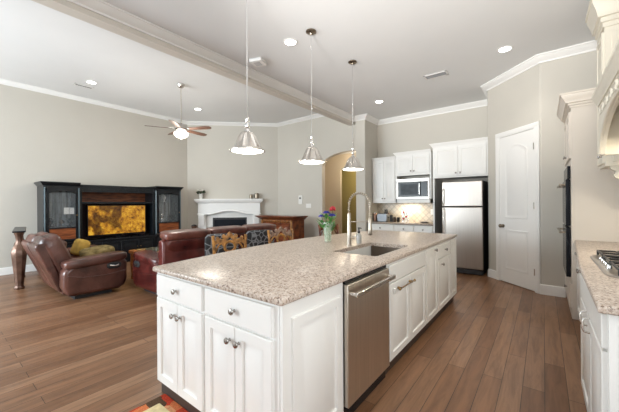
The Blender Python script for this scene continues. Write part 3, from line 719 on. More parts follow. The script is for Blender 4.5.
MB().prism(rrect(-0.07, 0.07, -0.045, 0.045, 0.02), 0.012, 0.03, 'xy').build('pad', M['toe'], t)
light('under_cabinet_lamp', 'AREA', (-2.55, 7.08, 1.35), 5.0, (1, 0.86, 0.62), (0, 0, 0), 0.35, 0.1)

# ------------------------------------------------------------------ right side: oven tower, base run, cooktop, hood
rm90 = R(-90)
XO, YO0, YO1 = 0.255, 4.60, 5.56
t = cabinet('oven_tower', 'tall cream cabinet holding the double oven at the end of right run', (XO, YO1, 0), rm90, YO1-YO0, XRW-0.004-XO, 0.0, 2.50,
    [('door', 0.02, 0.475, 1.86, 2.40, [(0.44, 1.92)]), ('door', 0.479, 0.94, 1.86, 2.40, [(0.515, 1.92)]), ('drawer', 0.02, 0.94, 0.12, 0.40, [(0.48, 0.27)])],
    None, mat='cream_tower', crown=(2.60, 0.16, 0.10, (0, 1)))
t = thing('double_oven', 'black double wall oven with long bar handles in the tall cabinet', 'oven', (XO, YO1-0.09, 0), rm90)
wd = 0.76
MB().box(0.0, wd, -0.03, -0.0005, 1.63, 1.78).build('control_panel', M['oven_glass'], t, bevel=0.004)
MB().box(0.0, wd, -0.045, -0.0005, 1.07, 1.62).build('upper_door', M['oven_glass'], t, bevel=0.006)
MB().box(0.0, wd, -0.045, -0.0005, 0.46, 1.05).build('lower_door', M['oven_glass'], t, bevel=0.006)
for z in (1.56, 0.985):
    b = MB()
    for x in (0.06, wd-0.06): b.cyl((x, -0.04, z), (x, -0.095, z), 0.011)
    b.cyl((0.03, -0.095, z), (wd-0.03, -0.095, z), 0.013)
    b.build('handle', M['nickel_dark'], t)
gR = 'base cabinets of the cooktop run'
XF, XBO = 0.315, 0.215
cabinet('base_cabinet', 'white drawer-over-door base cabinet next to the oven tower', (XF, 4.595, 0), rm90, 0.92, XRW-0.004-XF, 0.10, ZC,
    [('drawer', 0.02, 0.90, 0.715, 0.862, [(0.25, 0.79), (0.65, 0.79)]), ('door', 0.02, 0.458, 0.115, 0.70, [(0.42, 0.64)]), ('door', 0.462, 0.90, 0.115, 0.70, [(0.50, 0.64)])], gR, toe=0.10)
cabinet('base_cabinet', 'white base cabinet between the cooktop cabinet and the far unit', (XF, 3.673, 0), rm90, 0.90, XRW-0.004-XF, 0.10, ZC,
    [('drawer', 0.02, 0.88, 0.715, 0.862, [(0.45, 0.79)]), ('door', 0.02, 0.448, 0.115, 0.70, [(0.41, 0.64)]), ('door', 0.452, 0.88, 0.115, 0.70, [(0.49, 0.64)])], gR, toe=0.10)
cb = cabinet('base_cabinet', 'white projecting base cabinet at the near end of cooktop run', (XBO, 2.77, 0), rm90, 0.99, XRW-0.004-XBO, 0.10, ZC,
    [('drawer', 0.02, 0.96, 0.715, 0.862), ('door', 0.02, 0.49, 0.115, 0.70, []), ('door', 0.495, 0.96, 0.115, 0.70, [])], gR, toe=0.10)
# bow handles and beadboard end
for x in (0.43, 0.56):
    b = MB(); b.tube([(x, -0.02, 0.64), (x, -0.045, 0.645), (x, -0.05, 0.66), (x, -0.05, 0.70), (x, -0.045, 0.715), (x, -0.02, 0.72)], 0.006, 8)
    b.build('pull_handle', M['nickel'], cb)
b = MB()
for k_ in range(18):
    y = 0.03 + k_*0.042; b.prism([(y, 0.10), (y+0.038, 0.10), (y+0.038, ZC-0.002), (y, ZC-0.002)], 0.99, 0.996, 'yz')
b.build('beadboard', M['cab'], cb, bevel=0.002)
o = slab('right_worktop', [(0.178, 1.745), (XRW-0.004, 1.745), (XRW-0.004, 4.592), (0.278, 4.592), (0.192, 2.78)], ZC+0.002, 0.916, M['granite'])
tag(o, 'pale speckled granite worktop holding the gas cooktop', 'worktop')
# cooktop
t = thing('gas_cooktop', 'stainless gas cooktop with black cast-iron grates on the right worktop', 'cooktop', (0.565, 2.86, 0.917))
MB().loops([[(x, y, z) for x, y in rrect(-0.28+i, 0.27-i, -0.50+i, 0.50-i, 0.16-i, 8)] for i, z in ((0, 0), (0, 0.004), (0.006, 0.010), (0.02, 0.012), (0.035, 0.006))]).build('tray', M['steel'], t)
for (x, y) in ((-0.12, 0.30), (0.12, 0.30), (-0.12, -0.30), (0.12, -0.30), (0.0, 0.0)):
    MB().lathe([(0.055, 0.006), (0.055, 0.016), (0.035, 0.018), (0.035, 0.028), (0.03, 0.032), (0.005, 0.033)], (x, y, 0), n=18).build('burner', M['iron'], t)
for y0 in (0.17, -0.13, -0.43):
    b = MB(); y1 = y0+0.27
    ring = [(-0.225, y0, 0.045), (0.225, y0, 0.045), (0.225, y1, 0.045), (-0.225, y1, 0.045), (-0.225, y0, 0.045)]
    for a, c in zip(ring, ring[1:]): b.tube([a, c], 0.008, 6)
    ym = (y0+y1)/2
    b.tube([(-0.225, ym, 0.045), (0.225, ym, 0.045)], 0.008, 6)
    for x in (-0.12, 0.0, 0.12): b.tube([(x, y0, 0.045), (x, y1, 0.045)], 0.007, 6)
    for x in (-0.225, 0.225):
        for y in (y0, y1): b.tube([(x, y, 0.045), (x, y, 0.006)], 0.008, 6)
    b.build('grate', M['iron'], t)
for k_ in range(5): MB().lathe([(0.02, 0.008), (0.018, 0.03), (0.004, 0.032)], (-0.235, -0.16+k_*0.08, 0), n=14).build('knob', M['chrome'], t)
# hood
HX, HY0, HY1 = 0.400, 1.86, 3.74
t = thing('range_hood', 'cream wooden mantel range hood with arched front above the cooktop', 'range hood', (XRW-0.004, (HY0+HY1)/2, 1.70), rm90)
hw = (HY1-HY0)/2; hd = XRW-0.004-HX
def hz(z): return z-1.70
# front board with arch: local x along -y world, front at y=-hd
n = 24; pts = [(-hw, hz(1.765)), (-hw+0.10, hz(1.765))]
for k_ in range(n+1):
    x = -hw+0.10 + (2*hw-0.20)*k_/n; u_ = abs(x)/(hw-0.10); pts.append((x, hz(1.765)+0.30*(max(0, 1-u_**2.3))**0.62))
pts += [(hw, hz(1.765)), (hw, hz(2.30)), (-hw, hz(2.30))]
b = MB(); b.prism(pts, -hd, -hd+0.03, 'xz')
b.box(-hw, -hw+0.025, -hd+0.03, 0, hz(1.765), hz(2.30)); b.box(hw-0.025, hw, -hd+0.03, 0, hz(1.765), hz(2.30))
b.box(-hw+0.025, hw-0.025, -hd+0.03, 0, hz(2.12), hz(2.30))
b.build('canopy', M['cream'], t, bevel=0.003)
arcl = [(x, -hd-0.008, z+0.012) for x, z in pts[2:2+n+1]]
MB().tube(arcl, 0.012, 6).build('arch_moulding', M['cream'], t)
prof = [(0, 0), (0.045, 0), (0.045, 0.022), (0.038, 0.03), (0.034, 0.05), (0.02, 0.07), (0.014, 0.08), (0.01, 0.10), (0, 0.10)]
sweep([(-hw, 0), (-hw, -hd), (hw, -hd), (hw, 0)], prof, hz(2.31)).build('mantel_shelf', M['cream'], t)
for k_ in range(9):
    x = -hw+0.04+k_*(2*hw-0.08)/9
    panel_slab(MB(), x+0.015, x+(2*hw-0.08)/9-0.015, hz(2.12), hz(2.19), 0.007, -hd, 0.012).build('frieze_panel', M['cream'], t)
b = MB(); b.box(-hw+0.18, hw-0.18, -hd+0.12, 0, hz(2.30), hz(ZK-0.002)); b.build('chimney', M['cream'], t)
MB().box(-hw+0.12, hw-0.12, -hd+0.16, -0.02, hz(1.94), hz(2.118)).build('liner', M['steel'], t)
# wall cabinet beyond the hood with bracket
t = cabinet('upper_cabinet', 'tall cream wall cabinet with crown between range hood and oven tower', (0.48, 4.485, 0), rm90, 0.38, XRW-0.004-0.48, 1.70, 3.30,
    [('door', 0.012, 0.368, 1.73, 3.02, [(0.33, 1.80)])], None, mat='cream', crown=(3.36, 0.30, 0.105, (0, 1)))
b = panel_slab(MB(), 0.05, 0.48, 1.74, 3.0, 0.012, 0.0, 0.05); b.xf(Matrix.Translation((0.38, 0, 0)) @ Matrix.Rotation(R(90), 4, 'Z')); b.build('side_panel', M['cream'], t)
b = MB()
prof = [(0.0, 1.70), (0.0, 1.66), (-0.02, 1.655), (-0.02, 1.64)]
cp = [(0.04, 1.70), (0.04, 1.675), (0.07, 1.655), (0.075, 1.63), (0.06, 1.61), (0.075, 1.585), (0.11, 1.57), (0.13, 1.53), (0.17, 1.50), (0.51, 1.48), (0.51, 1.70)]
b.prism([(y, z) for y, z in cp], 0.29, 0.36, 'yz')
for y, z, r_ in ((0.10, 1.62, 0.03), (0.17, 1.54, 0.028)): b.lathe([(r_, 0.285), (r_*1.0, 0.365), (r_*0.5, 0.37)], (0, y, z), 'x', 16)
b.build('corbel', M['cream'], t)
light('hood_lamp', 'AREA', (0.74, 3.25, 1.93), 10, (1, 0.9, 0.72), (0, 0, 0), 0.3, 0.2)

# ------------------------------------------------------------------ ceiling things
PX = -2.27
def pendant(y, lab):
    t = thing('pendant_lamp', lab, 'pendant lamp', (PX, y, ZK), 0, 'pendants over the island')
    MB().lathe([(0.065, 0), (0.065, -0.012), (0.05, -0.022), (0.02, -0.03), (0.012, -0.045)], n=24).build('canopy', M['nickel_dark'], t)
    MB().cyl((0, 0, -0.04), (0, 0, -1.32), 0.0055, n=8).build('stem', M['chrome'], t)
    b = MB(); b.lathe([(0.008, -1.30), (0.018, -1.31), (0.018, -1.34), (0.012, -1.35), (0.024, -1.37), (0.024, -1.395), (0.014, -1.41), (0.03, -1.43), (0.034, -1.45)], n=18); b.build('socket', M['chrome'], t)
    n = 48; L = []
    for r_, z, rib in [(0.032, -1.44, 0), (0.055, -1.452, .05), (0.075, -1.48, .08), (0.094, -1.53, .09), (0.118, -1.58, .07), (0.137, -1.605, .02), (0.165, -1.613, 0), (0.172, -1.622, 0), (0.172, -1.632, 0), (0.160, -1.632, 0), (0.13, -1.605, 0), (0.07, -1.49, 0)]:
        L.append([(r_*(1+rib*math.cos(12*2*PI*k_/n))*math.cos(2*PI*k_/n), r_*(1+rib*math.cos(12*2*PI*k_/n))*math.sin(2*PI*k_/n), z) for k_ in range(n)])
    MB().loops(L).build('shade', M['nickel'], t)
    MB().lathe([(0.155, -1.626), (0.153, -1.634), (0.12, -1.642), (0.04, -1.646)], n=32).build('lens', M['lamp_on'], t)
    light('pendant_glow', 'SPOT', (PX, y, ZK-1.70), 2.5, (1, 0.93, 0.82), (0, 0, 0), spot=140, radius=0.16, blend=0.9)
pendant(1.935, 'nickel pendant lamp over the near end of the island, lowest and largest in view')
pendant(2.965, 'nickel pendant lamp over the island, middle one of the three')
pendant(3.99, 'nickel pendant lamp over the island nearest the kitchen back wall')
def can(x, y, z, lab, e=5):
    t = thing('recessed_light', lab, 'ceiling light', (x, y, z), 0, 'recessed ceiling lights')
    MB().lathe([(0.072, 0.0), (0.095, -0.001), (0.095, -0.006), (0.074, -0.009), (0.072, -0.002)], n=28, caps=False).build('trim_ring', M['trim'], t)
    MB().lathe([(0.072, -0.001), (0.072, -0.006), (0.03, -0.008)], n=28).build('lens', M['can_on'], t)
    light('downlight', 'SPOT', (x, y, z-0.03), e, (1, 0.95, 0.87), (0, 0, 0), spot=125, radius=0.07, blend=0.9)
can(-2.633, 2.99, ZK, 'round recessed light in the kitchen ceiling nearest the smoke detector')
can(-0.413, 5.0, ZK, 'round recessed light in the kitchen ceiling above the pantry door area', 24)
can(-2.72, 5.9, ZK, 'round recessed light in the kitchen ceiling closest to the column')
can(-0.25, 2.0, ZK, 'added round recessed fill light in the kitchen ceiling above the cooktop aisle, unseen', 26)  # added downlight out of view, brightening the island side and aisle
can(-7.01, 4.34, ZL, 'round recessed light in the living room ceiling behind the fan', 16)
can(-7.12, 2.06, ZL, 'round recessed light in the living room ceiling beside the small vent')
def vent(x, y, z, w_, l_, rz, lab):
    t = thing('ceiling_vent', lab, 'air vent', (x, y, z), rz, 'ceiling air vents')
    MB().box(-w_/2, w_/2, -l_/2, l_/2, -0.004, 0).build('backing', M['grey_plastic'], t)
    b = MB()
    for a in (-w_/2, w_/2-0.02): b.box(a, a+0.02, -l_/2, l_/2, -0.012, -0.004)
    for a in (-l_/2, l_/2-0.02): b.box(-w_/2, w_/2, a, a+0.02, -0.012, -0.004)
    b.build('frame', M['trim'], t)
    b = MB()
    for k_ in range(1, 8): y_ = -l_/2+k_*l_/8; b.box(-w_/2+0.02, w_/2-0.02, y_-0.005, y_+0.002, -0.011, -0.004)
    b.build('louvre', M['grey_plastic'], t)
vent(-1.41, 5.28, ZK, 0.36, 0.17, 0, 'rectangular air vent in the kitchen ceiling left of pantry door')
vent(-7.47, 2.03, ZL, 0.12, 0.32, 0, 'small dark air vent in the living room ceiling')
t = thing('smoke_detector', 'white square detector box on the kitchen ceiling by the beam crown', 'smoke detector', (-3.36, 3.08, ZK), R(20))
MB().box(-0.10, 0.10, -0.10, 0.10, -0.045, 0).build('case', M['trim'], t, bevel=0.01)
MB().box(-0.05, 0.05, -0.055, 0.055, -0.048, -0.045).build('grille', mk('grille_grey', (0.5, 0.5, 0.5), 0.6), t)
# fan
FX, FY = -5.83, 3.23
t = thing('ceiling_fan', 'five-blade ceiling fan with glowing bowl light in the living room', 'ceiling fan', (FX, FY, ZL))
MB().lathe([(0.075, 0), (0.075, -0.03), (0.05, -0.07), (0.02, -0.08)], n=20).build('canopy', M['nickel'], t)
MB().cyl((0, 0, -0.07), (0, 0, -0.86), 0.014, n=10).build('downrod', M['nickel'], t)
MB().lathe([(0.02, -0.80), (0.05, -0.82), (0.12, -0.86), (0.13, -0.92), (0.10, -0.96), (0.07, -0.98), (0.06, -0.99)], n=24).build('motor', M['nickel'], t)
MB().lathe([(0.12, -0.985), (0.138, -1.0), (0.135, -1.04), (0.10, -1.08), (0.045, -1.10), (0.01, -1.105)], n=24).build('light_bowl', M['fan_bowl'], t)
MB().lathe([(0.02, -1.103), (0.012, -1.125), (0.003, -1.135)], n=12).build('finial', M['nickel'], t)
for k_ in range(5):
    Mx = Matrix.Rotation(R(38 - 10 + 72*k_), 4, 'Z') @ Matrix.Rotation(R(-11), 4, 'X')
    b = MB(); b.prism([(0.17, -0.05), (0.55, -0.07), (0.64, -0.05), (0.66, 0), (0.64, 0.05), (0.55, 0.07), (0.17, 0.05)], -0.925, -0.917, 'xy'); 
    bl = b.xf(Matrix.Translation((0, 0, -0.92)) @ Mx @ Matrix.Translation((0, 0, 0.92))).build('blade', M['fan_blade'], t)
    b = MB(); b.box(0.09, 0.24, -0.02, 0.02, -0.917, -0.91); b.xf(Matrix.Translation((0, 0, -0.92)) @ Mx @ Matrix.Translation((0, 0, 0.92))).build('blade_bracket', M['nickel'], bl)
light('fan_glow', 'POINT', (FX, FY, ZL-1.25), 44, (1, 0.93, 0.82), radius=0.25)

# ------------------------------------------------------------------ living room: media wall
XM = -7.80     # front plane of the media furniture, facing +x : local x = +y world
def display_tower(y0, wd, lab, left):
    t = thing('display_cabinet', lab, 'cabinet', (XM, y0, 0), r90, 'black glass-fronted towers of the media wall')
    dp = XM-XL-0.02
    b = MB(); b.box(0.0, 0.04, 0, dp, 0, 1.76); b.box(wd-0.04, wd, 0, dp, 0, 1.76); b.box(0.04, wd-0.04, dp-0.02, dp, 0, 1.76)
    b.box(0.04, wd-0.04, 0, dp-0.02, 1.70, 1.76); b.box(0.04, wd-0.04, 0.0, dp-0.02, 0.55, 0.60); b.box(0.04, wd-0.04, 0.02, dp-0.02, 0.87, 0.90); b.box(0.04, wd-0.04, 0, dp-0.02, 0, 0.1)
    b.build('case', M['ebony'], t, bevel=0.004)
    sweep([(0, dp), (0, 0), (wd, 0)] if left else [(0, 0), (wd, 0), (wd, dp)], [(0, 0), (0.05, 0), (0.05, 0.02), (0.035, 0.035), (0.01, 0.07), (0, 0.075)], 1.835).build('cornice', M['ebony'], t)
    MB().box(0, wd, 0, dp, 1.76, 1.83).build('top_board', M['ebony'], t)
    MB().box(0.045, wd-0.045, dp-0.035, dp-0.021, 0.91, 1.69).build('mirror_back', mk('painted_mirror_reflections', (0.10, 0.07, 0.06), 0.3, 0.0, var=0.3, scale=3.2, stretch=(5, 1, 0.5), c2=(0.55, 0.58, 0.58)), t)  # bright and dark vertical streaks painted in as mirror reflections
    for z in (1.16, 1.42): MB().box(0.045, wd-0.045, 0.06, dp-0.04, z, z+0.008).build('shelf', M['glass_dark'], t)
    # bowed glass door with arched top
    b = MB()
    b.box(0.05, 0.085, -0.022, 0, 0.62, 1.72); b.box(wd-0.085, wd-0.05, -0.022, 0, 0.62, 1.72)
    b.prism(outline(0.085, wd-0.085, 1.66, 1.72, 0)[:2] + [(wd-0.085, 1.72), (0.085, 1.72)], -0.022, 0, 'xz')
    pts = [(0.085, 1.66)] + [(0.085+(wd-0.17)*k_/12, 1.60+0.055*math.sin(PI*k_/12)) for k_ in range(13)] + [(wd-0.085, 1.66)]
    b.prism(pts, -0.02, -0.002, 'xz')
    b.box(0.085, wd-0.085, -0.022, 0, 0.88, 0.905); b.box(0.085, wd-0.085, -0.022, 0, 0.62, 0.66)
    dr = b.build('door', M['ebony'], t)
    MB().box(0.085, wd-0.085, -0.014, -0.008, 0.905, 1.62).build('pane', M['glass_dark'], dr)
    MB().box(0.085, wd-0.085, -0.018, -0.004, 0.66, 0.88).build('panel', M['redwood'], dr)
    knob_mb(wd-0.068, 1.15, -0.022, 0.012).build('knob', M['brass'], dr)
    panel_slab(MB(), 0.05, wd-0.05, 0.12, 0.53, 0.02, 0, 0.05).build('lower_door', M['ebony'], t)
    for x in (0.022, wd-0.022): MB().cyl((x, -0.008, 0.62), (x, -0.008, 1.72), 0.014, n=10).build('column', mk('blue_grey_edge', (0.10, 0.14, 0.16), 0.3), t)
    return t
display_tower(1.44, 0.60, 'black display tower with glass door at the left end of media wall', True)
display_tower(3.61, 0.69, 'black display tower with glass door at the fireplace end of media wall', False)
t = thing('media_console', 'low black media console under the television', 'console', (XM, 2.042, 0), r90)
wc, dp = 1.566, XM-XL-0.02
b = MB(); b.box(0, wc, 0, dp, 0.08, 0.55); b.box(0.02, wc-0.02, 0.03, dp, 0, 0.08); b.build('case', M['ebony'], t)
MB().box(0.0, wc, -0.015, dp, 0.55, 0.585).build('top', M['ebony'], t, bevel=0.006)
for k_ in range(4):
    x = 0.02 + k_*0.3815
    o = panel_slab(MB(), x, x+0.375, 0.12, 0.52, 0.018, 0, 0.045).build('door', M['ebony'], t)
    knob_mb(x+(0.34 if k_ % 2 == 0 else 0.035), 0.36, -0.018, 0.012).build('knob', M['brass'], o)
t = thing('media_hutch', 'black hutch with red wood back joining the two display towers', 'hutch', (XM, 2.042, 0), r90)
b = MB(); b.box(0, 0.04, 0.03, dp, 0.586, 1.70); b.box(wc-0.04, wc, 0.03, dp, 0.586, 1.70); b.box(0, wc, 0.02, dp, 1.70, 1.77); b.box(-0.0, wc, -0.01, dp, 1.77, 1.80)
b.box(0.04, wc-0.04, 0.03, dp, 1.39, 1.43); b.build('frame', M['ebony'], t, bevel=0.003)
MB().box(0.04, wc-0.04, dp-0.06, dp-0.02, 1.43, 1.70).build('upper_back', M['redwood'], t)
MB().box(0.04, wc-0.04, dp-0.03, dp-0.01, 0.586, 1.39).build('lower_back', mk('dark_red_back', (0.035, 0.012, 0.012), 0.4), t)
MB().box(0.04, wc-0.04, 0.03, 0.045, 1.645, 1.70).build('valance', M['ebony'], t)
# television
t = thing('television', 'flat television showing golden autumn trees on the media console', 'television', (XM-0.16, 2.82, 0.586), r90)
MB().box(-0.62, 0.62, -0.02, 0.03, 0.07, 0.775).build('bezel', M['black'], t, bevel=0.006)
MB().box(-0.60, 0.60, -0.0225, -0.019, 0.10, 0.755).build('screen', M['screen'], t)
b = MB(); b.box(-0.05, 0.05, 0.0, 0.03, 0.01, 0.08); b.prism(rrect(-0.28, 0.28, -0.1, 0.12, 0.05), 0, 0.012, 'xy'); b.build('stand', M['black'], t)
o = tag(MB().box(XM-0.2, XM-0.02, 3.27, 3.49, 0.586, 0.62).build('set_top_box', M['black']), 'black set-top box on console under right side of television', 'set-top box')
# things behind the tower glass
def ornament(x, y, z, h, r, m, name, lab, cat, g):
    o = MB().lathe([(r, 0), (r, h*0.04), (r*0.3, h*0.12), (r*0.25, h*0.35), (r*0.9, h*0.5), (r, h*0.75), (r*0.6, h*0.9), (r*0.5, h)], (x, y, z), n=14).build(name, m)
    tag(o, lab, cat, g)
gO = 'ornaments in the display towers'
ornament(XM-0.25, 1.60, 0.902, 0.20, 0.045, M['black_matte'], 'vase', 'dark slim ornament on lowest shelf of the left display tower', 'vase', gO)
ornament(XM-0.25, 1.78, 0.902, 0.15, 0.05, M['nickel_dark'], 'goblet', 'bronze goblet on lowest shelf of the left display tower', 'goblet', gO)
ornament(XM-0.25, 1.92, 0.902, 0.17, 0.045, M['black_matte'], 'goblet', 'dark goblet at right of the left display tower', 'goblet', gO)
ornament(XM-0.22, 3.88, 0.902, 0.20, 0.045, M['chrome'], 'goblet', 'silver goblet on lowest shelf of the right display tower', 'goblet', gO)
ornament(XM-0.22, 4.10, 0.902, 0.16, 0.05, M['black_matte'], 'vase', 'dark ornament on lowest shelf of the right display tower', 'vase', gO)
ornament(XM-0.22, 3.95, 1.43, 0.18, 0.05, M['white_ceramic'], 'vase', 'white ornament on top shelf of the right display tower', 'vase', gO)
t = thing('photo_frame', 'white photo frame standing inside the left display tower', 'photo frame', (XM-0.13, 1.88, 1.17), r90)
MB().box(-0.09, 0.09, -0.006, 0.012, 0, 0.14).build('frame', M['white_ceramic'], t, bevel=0.004)
MB().box(-0.004, 0.004, -0.009, -0.005, 0.01, 0.13).build('divider', M['grey_plastic'], t)
# console table with urn pedestal at left
t = thing('console_table', 'dark console table on bronze urn pedestals behind the leather loveseat', 'table', (-7.86, 1.12, 0), R(-9))
def urn(x, y):
    n = 8; L = []
    for r_, z in [(0.065, 0), (0.07, 0.03), (0.055, 0.06), (0.06, 0.12), (0.095, 0.48), (0.105, 0.60), (0.09, 0.66), (0.05, 0.73), (0.042, 0.79), (0.05, 0.86), (0.075, 0.925)]:
        L.append([(x+r_*math.cos(2*PI*(k_+.5)/n), y+r_*math.sin(2*PI*(k_+.5)/n), z) for k_ in range(n)])
    return MB().loops(L)
urn(0.08, 0.0).build('urn_pedestal', M['bronze'], t, bevel=0.004, angle=20)
urn(1.14, 0.0).build('urn_pedestal', M['bronze'], t, bevel=0.004, angle=20)
b = MB(); b.prism(rrect(-0.08, 1.27, -0.08, 0.08, 0.02), 0.925, 0.95, 'xy'); b.build('table_top', M['ebony'], t, bevel=0.006)

# ------------------------------------------------------------------ seating
def rot_x(a): return Matrix.Rotation(a, 3, 'X')
def seat_unit(name, lab, cat, loc, rz, wd, seats, leather, handle_side, depth=1.0, full_back=False, lean=14, head=None):
    """local: faces -y, width along x centred, back at y=depth/2"""
    t = thing(name, lab, cat, loc, rz)
    aw = 0.26; hx = wd/2
    y0, y1 = -depth/2, depth/2
    prof = [(y0+0.03, 0.10), (y0+0.0, 0.20), (y0+0.0, 0.46), (y0+0.05, 0.53), (y0+0.5, 0.52), (y1-0.22, 0.52), (y1-0.10, 0.42), (y1-0.10, 0.20), (y1-0.16, 0.06), (y0+0.12, 0.05)]
    MB().box(-hx+aw-0.02, hx-aw+0.02, y0+0.06, y1-0.14, 0.06, 0.30).build('base', leather, t, bevel=0.03, seg=3)
    for s in (-1, 1):
        a, c = sorted((s*(hx-aw), s*hx))
        arm = MB().prism(prof, a+0.02, c, 'yz').build('arm', leather, t, bevel=0.055, seg=5, angle=60)
        MB().sell(((a+c)/2, y0+0.40, 0.53), (aw/2+0.015, 0.41, 0.07), 0.45, tilt=rot_x(R(-4))).build('arm_pad', leather, arm)
        xs = s*(hx+0.004)
        b = MB(); b.tube([(xs, y0+0.03, 0.335), (xs, y0+0.3, 0.30), (xs, y0+0.6, 0.315), (xs, y1-0.15, 0.36)], 0.008, 6); b.build('seam_piping', leather, arm)
        if s == handle_side:
            b = MB(); b.sell((xs, y0+0.2, 0.43), (0.012, 0.10, 0.05), 0.7, 16, 8); pl = b.build('recliner_plate', M['black_matte'], arm)
            b = MB(); b.tube([(xs+s*0.01, y0+0.14, 0.435), (xs+s*0.025, y0+0.2, 0.425), (xs+s*0.01, y0+0.26, 0.44)], 0.011, 8); b.build('recliner_handle', M['chrome'], arm)
    sw = ((wd-2*aw) if not full_back else wd-0.08)/seats
    sx = -hx+aw if not full_back else -hx+0.04
    cw_ = (wd-2*aw)/seats
    MB().box(-hx+0.1, hx-0.1, y0+0.2, y1-0.25, 0.0, 0.06).build('plinth', M['black_matte'], t)
    for k_ in range(seats):
        MB().sell((-hx+aw+cw_*(k_+0.5), y0+0.36, 0.40), (cw_/2+0.005, 0.36, 0.11), 0.4).build('seat_cushion', leather, t)
        xc = sx+sw*(k_+0.5)
        tl = rot_x(R(-lean))
        bk = MB().sell((xc, y1-0.14, 0.60), (sw/2+0.01, 0.12, 0.30 if full_back else 0.34), 0.35, tilt=tl).build('backrest', leather, t)
        if full_back: MB().sell((xc, y1-0.10, 0.905), (sw/2-0.005, 0.15, 0.062), 0.4, tilt=rot_x(R(-6))).build('head_cushion', head or leather, bk)
        else:
            MB().sell((xc, y1-0.06, 0.80), (sw/2, 0.17, 0.085), 0.5, tilt=rot_x(R(20))).build('head_cushion', leather, bk)
            pr = [(y1-0.20, 0.08), (y1-0.12, 0.10), (y1+0.15, 0.77), (y1+0.13, 0.82), (y1+0.02, 0.82)]
            MB().prism(pr, xc-sw/2+0.012, xc+sw/2-0.012, 'yz').build('back_panel', leather, bk, bevel=0.025, seg=3)
    if full_back:
        pr = [(y1-0.16, 0.06), (y1-0.03, 0.06), (y1, 0.20), (y1, 0.80), (y1-0.03, 0.855), (y1-0.14, 0.845)]
        MB().prism(pr, -hx+0.005, hx-0.005, 'yz').build('back_panel', leather, t, bevel=0.025, seg=3)
    return t
seat_unit('loveseat', 'brown leather reclining loveseat seen from its side before the media wall', 'loveseat', (-5.98, 1.53, 0), R(180), 1.52, 2, M['leather'], -1, 0.92, lean=22)
seat_unit('sofa', 'long burgundy leather reclining sofa with its back to the island', 'sofa', (-4.71, 3.20, 0), R(-90), 2.32, 3, M['leather_red'], 1, 1.02, full_back=True, head=M['leather_tan'])
o = tag(MB().sell((-5.72, 1.72, 0.595), (0.22, 0.22, 0.085), 0.55, 28, 14, tilt=Matrix.Rotation(R(6), 3, 'X')).build('folded_blanket', M['blanket']), 'olive patterned folded blanket on the seat of the brown loveseat', 'blanket')
o = tag(MB().sell((-6.2, 1.62, 0.64), (0.20, 0.09, 0.14), 0.5, 24, 12, tilt=Matrix.Rotation(R(-20), 3, 'X')).build('throw_pillow', M['yellow_cloth']), 'mustard yellow pillow behind the olive blanket on the brown loveseat', 'pillow')
# coffee table
t = thing('coffee_table', 'orange-brown wooden coffee table with glass top before the burgundy sofa', 'table', (-5.50, 2.74, 0))
b = MB()
b.prism([(-0.5, -0.45), (0.22, -0.45), (0.22, 0.75), (-0.5, 0.75)], 0.47, 0.53, 'xy'); b.build('frame', M['orangewood'], t, bevel=0.012, seg=3)
MB().box(-0.42, 0.15, -0.37, 0.67, 0.531, 0.539).build('glass_top', mk('table_glass', (0.16, 0.15, 0.10), 0.08, var=0.2), t)
for x in (-0.45, 0.17):
    for y in (-0.40, 0.70): MB().lathe([(0.025, 0), (0.03, 0.03), (0.022, 0.08), (0.04, 0.3), (0.03, 0.4), (0.04, 0.47)], (x, y, 0), n=12).build('leg', M['orangewood'], t)

